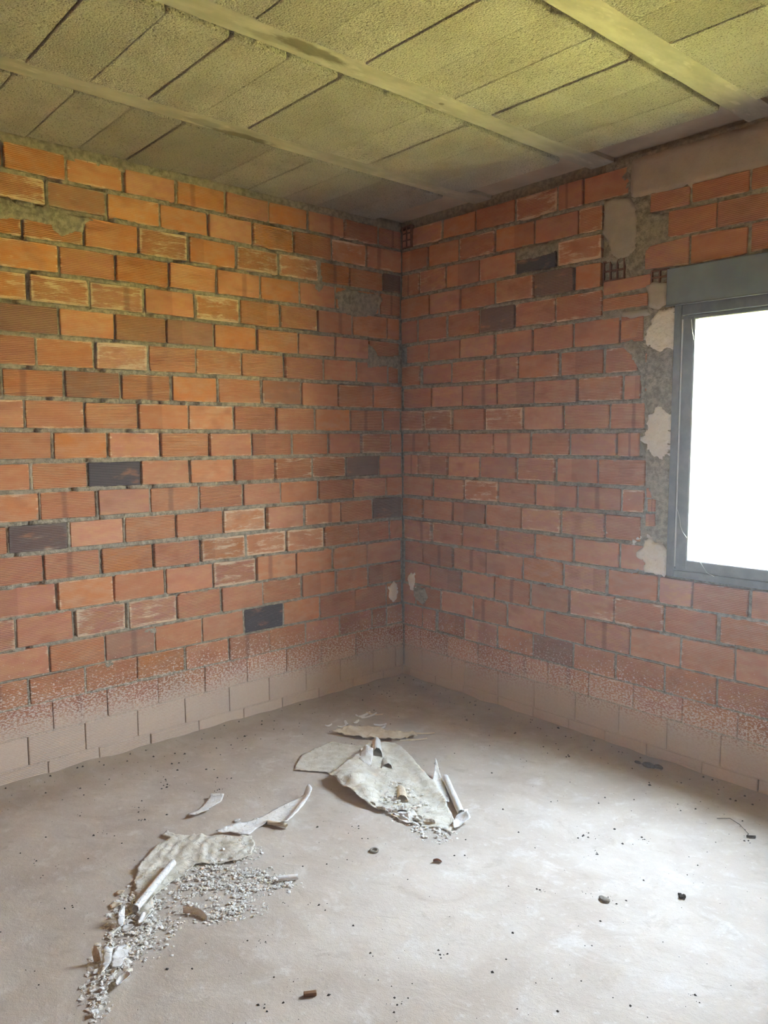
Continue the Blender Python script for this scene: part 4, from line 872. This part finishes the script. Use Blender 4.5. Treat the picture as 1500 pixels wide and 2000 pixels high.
def sliver(a, c, wd, h, mat, label, name='paint_sliver'):
    a, c = Vector(a), Vector(c); d = c-a; pn = Vector((-d.y, d.x)).normalized(); v, f_ = [], []; n = 6
    for i in range(n+1):
        t = i/n; q = a+d*t; ww = wd*(.5+.5*math.sin(math.pi*(t*.8+.1))); zz = floor_z(q.x, q.y)+.002+h*(4*(t-.5)**2)
        for s_, dz in ((-1, 0), (0, .004), (1, 0)):
            e_ = q+pn*ww*s_; v.append((e_.x, e_.y, zz+dz))
    for i in range(n):
        for k in range(2): q = i*3+k; f_.append((q, q+3, q+4, q+1))
    k = len(v); v += [(q[0], q[1], q[2]-.0015) for q in v]; f_ += [tuple(j+k for j in reversed(q)) for q in f_]
    return tag(link(name, pyd(name, v, f_, smooth=True), mat), label, 'sliver', 'thin slivers behind the largest sheet')
lb = ['longest thin tan sliver pointing right behind the largest sheet', 'lower long flat sliver beside the tan scrap behind the largest sheet', 'upper flat sliver lying on the edge of the tan scrap']
for (a, c), l_, wd in zip(FD['strips'], lb, (.006, .006, .014)): sliver(a, c, wd, .004, M_TAN, l_)
lb = ['short sliver at the left end of the farthest little heap', 'crossed sliver in the farthest little heap', 'long sliver slanting through the farthest little heap', 'curved sliver at the right end of the farthest little heap', 'sliver just below the farthest little heap',
      'flat pale sliver right of centre behind the tan scrap', 'small sliver under the flat pale one behind the tan scrap', 'white sliver left of the tan scrap', 'thin upright sliver next to the white one left of the tan scrap', 'leftmost white sliver behind the largest sheet']
for (a, c), l_ in zip(FD['slivers'], lb): sliver(a, c, .007+.004*rng.random(), .006, M_TAN if a[1] > -.6 else M_PAPERW, l_)
lb = ['tiny white flake above the middle of the long strip', 'tiny white flake touching the upper edge of the long strip', 'white flake at the far end of the crumb fan', 'brownish flake at the left edge of the crinkled sheet', 'upper brownish flake at the left edge of the crinkled sheet', 'flake between the brownish flakes and the slim roll', 'low flake at the left side of the crumb trail', 'pale flake among the crumbs below the slim roll']
for i, (q, l_) in enumerate(zip(FD['flakes'], lb)):
    r_ = .012+.01*rng.random()
    if i >= 3: r_ += .008
    a0 = rng.random()*6
    tag(sheet('paint_flake', [(q[0]+r_*math.cos(a0+t)*(.6+.4*rng.random()), q[1]+r_*.7*math.sin(a0+t)) for t in (0, 1, 2, 3.2, 4.3, 5.3)], lambda x, y, de: .005+.6*max(0, (x-q[0])*.6+(y-q[1])*.4), M_TAN if i in (3, 4, 5) else M_PAPERW, .006, .001), l_, 'flake', 'loose paint flakes')

def crumbs(regions, name, label, smin, smax, ex=3.2, lift=(0, 0)):
    v, f_ = [], []
    for ri, (pts, n) in enumerate(regions):
        xs = [q[0] for q in pts]; ys = [q[1] for q in pts]; c = 0; tries = 0
        while c < n and tries < n*12:
            tries += 1
            x, y = rng.uniform(min(xs)-.03, max(xs)+.03), rng.uniform(min(ys)-.03, max(ys)+.03)
            ins = inside((x, y), pts); ed = edist((x, y), pts)
            if not ins and (ed > .03 or rng.random() < .75): continue
            if nz(x*26, y*26, 2) < -.12 and rng.random() < .8: continue
            c += 1
            s_ = smin+(smax-smin)*rng.random()**ex; z_ = floor_z(x, y)+lift[min(ri, 1)]+s_*.12+rng.random()*.006*(1 if ins else 0)
            k = rng.choice((3, 4, 4, 5)); a0 = rng.random()*6.28
            R_ = Matrix.Rotation(rng.gauss(0, .3), 3, 'X') @ Matrix.Rotation(rng.gauss(0, .3), 3, 'Y')
            i0 = len(v); ring = []
            for j in range(k):
                r_ = s_*(.55+.45*rng.random()); q = R_ @ Vector((r_*math.cos(a0+j*6.283/k), r_*math.sin(a0+j*6.283/k), 0)); ring.append(q)
            for q in ring: v.append((x+q.x, y+q.y, max(.0006+floor_z(x, y), z_+q.z)))
            q = R_ @ Vector((0, 0, s_*.14)); v.append((x+q.x, y+q.y, z_+max(q.z, s_*.1)+.0004))
            for j in range(k): f_.append((i0+j, i0+(j+1) % k, i0+k))
    return tag(link(name, pyd(name, v, f_), M_CRUMB), label, 'crumbs', None, 'stuff')
cr_ = FD['crumb']
crumbs([cr_[0]], 'plaster_crumbs', 'narrow trail of white paint crumbs running from the slim roll toward the viewer', .0018, .0135, 2.8)
crumbs(cr_[1:5], 'plaster_crumbs', 'fan of white paint crumbs spread right of the slim roll', .0014, .0095)
crumbs(cr_[5:], 'plaster_crumbs', 'white crumbs and flakes on and below the largest sheet', .002, .010, 3.0, (0, .011))

# ---------------------------------------------------------------- small things lying about
def lump(name, p, r, mat, label, cat, sx_=1.0, sy_=1.0, sz_=.6, sub=2):
    bm = bmesh.new(); bmesh.ops.create_icosphere(bm, subdivisions=sub, radius=r)
    for q in bm.verts:
        k = 1+.45*noise.noise(q.co*(1.6/r)+Vector((p[0]*9, p[1]*9, 0))); q.co = Vector((q.co.x*sx_*k, q.co.y*sy_*k, max(q.co.z*sz_*k, -r*.35)))
    me = bpy.data.meshes.new(name); bm.to_mesh(me); bm.free()
    return tag(link(name, me, mat, None, (p[0], p[1], floor_z(p[0], p[1])+r*.33)), label, cat)
a, c = Vector(FD['wood'][0]), Vector(FD['wood'][1]); d = (c-a)
B = Boxes().box(-d.length/2, d.length/2, -.006, .006, 0, .010, .0015)
o = tag(link('wood_stub', B.mesh('wood_stub'), M_WOOD, None, ((a.x+c.x)/2, (a.y+c.y)/2, floor_z(a.x, a.y)+.001)), 'short stub of brown wood on the bare floor near the viewer', 'wood stub')
o.rotation_euler = (0, 0, math.atan2(d.y, d.x))
bp = FD['brown']
standing('brown_chip', (bp[0]-.010, bp[1]-.008), (bp[0]+.014, bp[1]+.010), .015, .25, M_CLAY, 'small brown curled chip alone on the floor below the largest sheet', (.5, -.5))
bpy.data.objects['brown_chip']['category'] = 'chip'; del bpy.data.objects['brown_chip']['group']
rg = FD['ring']; v, f_ = [], []
for i in range(20):
    t = i/20*6.2832
    for j in range(6):
        h = j/6*6.2832; rr = .013+.0045*math.cos(h)+.001*nz(i*.8, j); v.append((rg[0]+rr*math.cos(t), rg[1]+rr*math.sin(t), floor_z(*rg)+.0035+.004*math.sin(h)))
for i in range(20):
    for j in range(6): f_.append((i*6+j, (i+1) % 20*6+j, (i+1) % 20*6+(j+1) % 6, i*6+(j+1) % 6))
tag(link('dried_ring', pyd('dried_ring', v, f_, smooth=True), M_GREYC), 'little dried grey ring on the floor below the largest sheet', 'ring')
bk = FD['black']; bm = bmesh.new()
for i in range(9):
    r_ = .003+.005*rng.random(); mt = Matrix.Translation((rng.uniform(-.013, .013), rng.uniform(-.013, .013), r_*.5))
    q = bmesh.ops.create_icosphere(bm, subdivisions=1, radius=r_, matrix=mt)
me = bpy.data.meshes.new('black_clump'); bm.to_mesh(me); bm.free()
tag(link('black_clump', me, M_DARK, None, (bk[0], bk[1], floor_z(*bk)+.001)), 'broken black clump on the bright floor under the window', 'clump')
cdp = FD['clod']; lump('grey_clod', cdp, .016, M_GREYC, 'flat grey clod on the pale floor left of the black clump', 'clod', 1.1, .8, .4)
for q, l_, r_ in zip(FD['clods'], ('dark dirt clod against the foot of the shaded wall', 'smaller dark clod next to the one at the foot of the shaded wall', 'dark crumb left of the clods at the foot of the shaded wall'), (.022, .017, .012)):
    lump('dirt_clod', q, r_, M_DIRT, l_, 'clod', 1.3, .9, .5, 3)
tw = FD['twig']; strand([(q[0], q[1], floor_z(*q)+.004+.004*(i % 2)) for i, q in enumerate(tw)]+[(FD['twigend'][0][0], FD['twigend'][0][1], .004)], .0013, 'dry_twig', 'thin dry bent twig on the floor near the shaded wall', 'twig', M_DARK)
te = FD['twigend']; strand([(te[0][0], te[0][1], .006+floor_z(*te[0])), (te[1][0], te[1][1], .006+floor_z(*te[1]))], .004, 'bark_bit', 'dark bit of bark at the end of the dry twig', 'bark', M_DARK)
# grit
v, f_ = [], []
HUSH = [XY(FD[k]) for k in ('flat', 'main', 'crinkled', 'scrap', 'strip', 'rag', 'curl', 'leaf')]+[[Vector(q) for q in pts] for pts, _n in FD['crumb']]
def grain(x, y, r_):
    if any(inside((x, y), q) or edist((x, y), q) < .02 for q in HUSH if abs(q[0].x-x) < .9 and abs(q[0].y-y) < .9): return
    i = len(v); z_ = floor_z(x, y); a0 = rng.random()*6
    for k in range(4): v.append((x+r_*(.6+.8*rng.random())*math.cos(a0+k*1.57), y+r_*(.6+.8*rng.random())*math.sin(a0+k*1.57), z_))
    v.append((x, y, z_+r_*.9))
    for k in range(4): f_.append((i+k, i+(k+1) % 4, i+4))
for _ in range(1300): grain(rng.uniform(.1, 4.3), rng.uniform(-4.2, -.1), .0014+.0042*rng.random()**4)
for _ in range(620):
    t = rng.random()**2.2*.30+.015
    if rng.random() < .5: grain(t, rng.uniform(-4, -.02), .0015+.006*rng.random()**3)
    else: grain(rng.uniform(.02, 4), -t, .0015+.006*rng.random()**3)
for _ in range(60):
    x, y = rng.uniform(.2, 3), rng.uniform(-3, -.3)
    for _k in range(rng.randrange(3, 9)): grain(x+rng.gauss(0, .015), y+rng.gauss(0, .015), .0012+.004*rng.random()**2)
tag(link('floor_grit', pyd('floor_grit', v, f_), M_DARK), 'scattered dark grit over the concrete floor', 'grit', None, 'stuff')
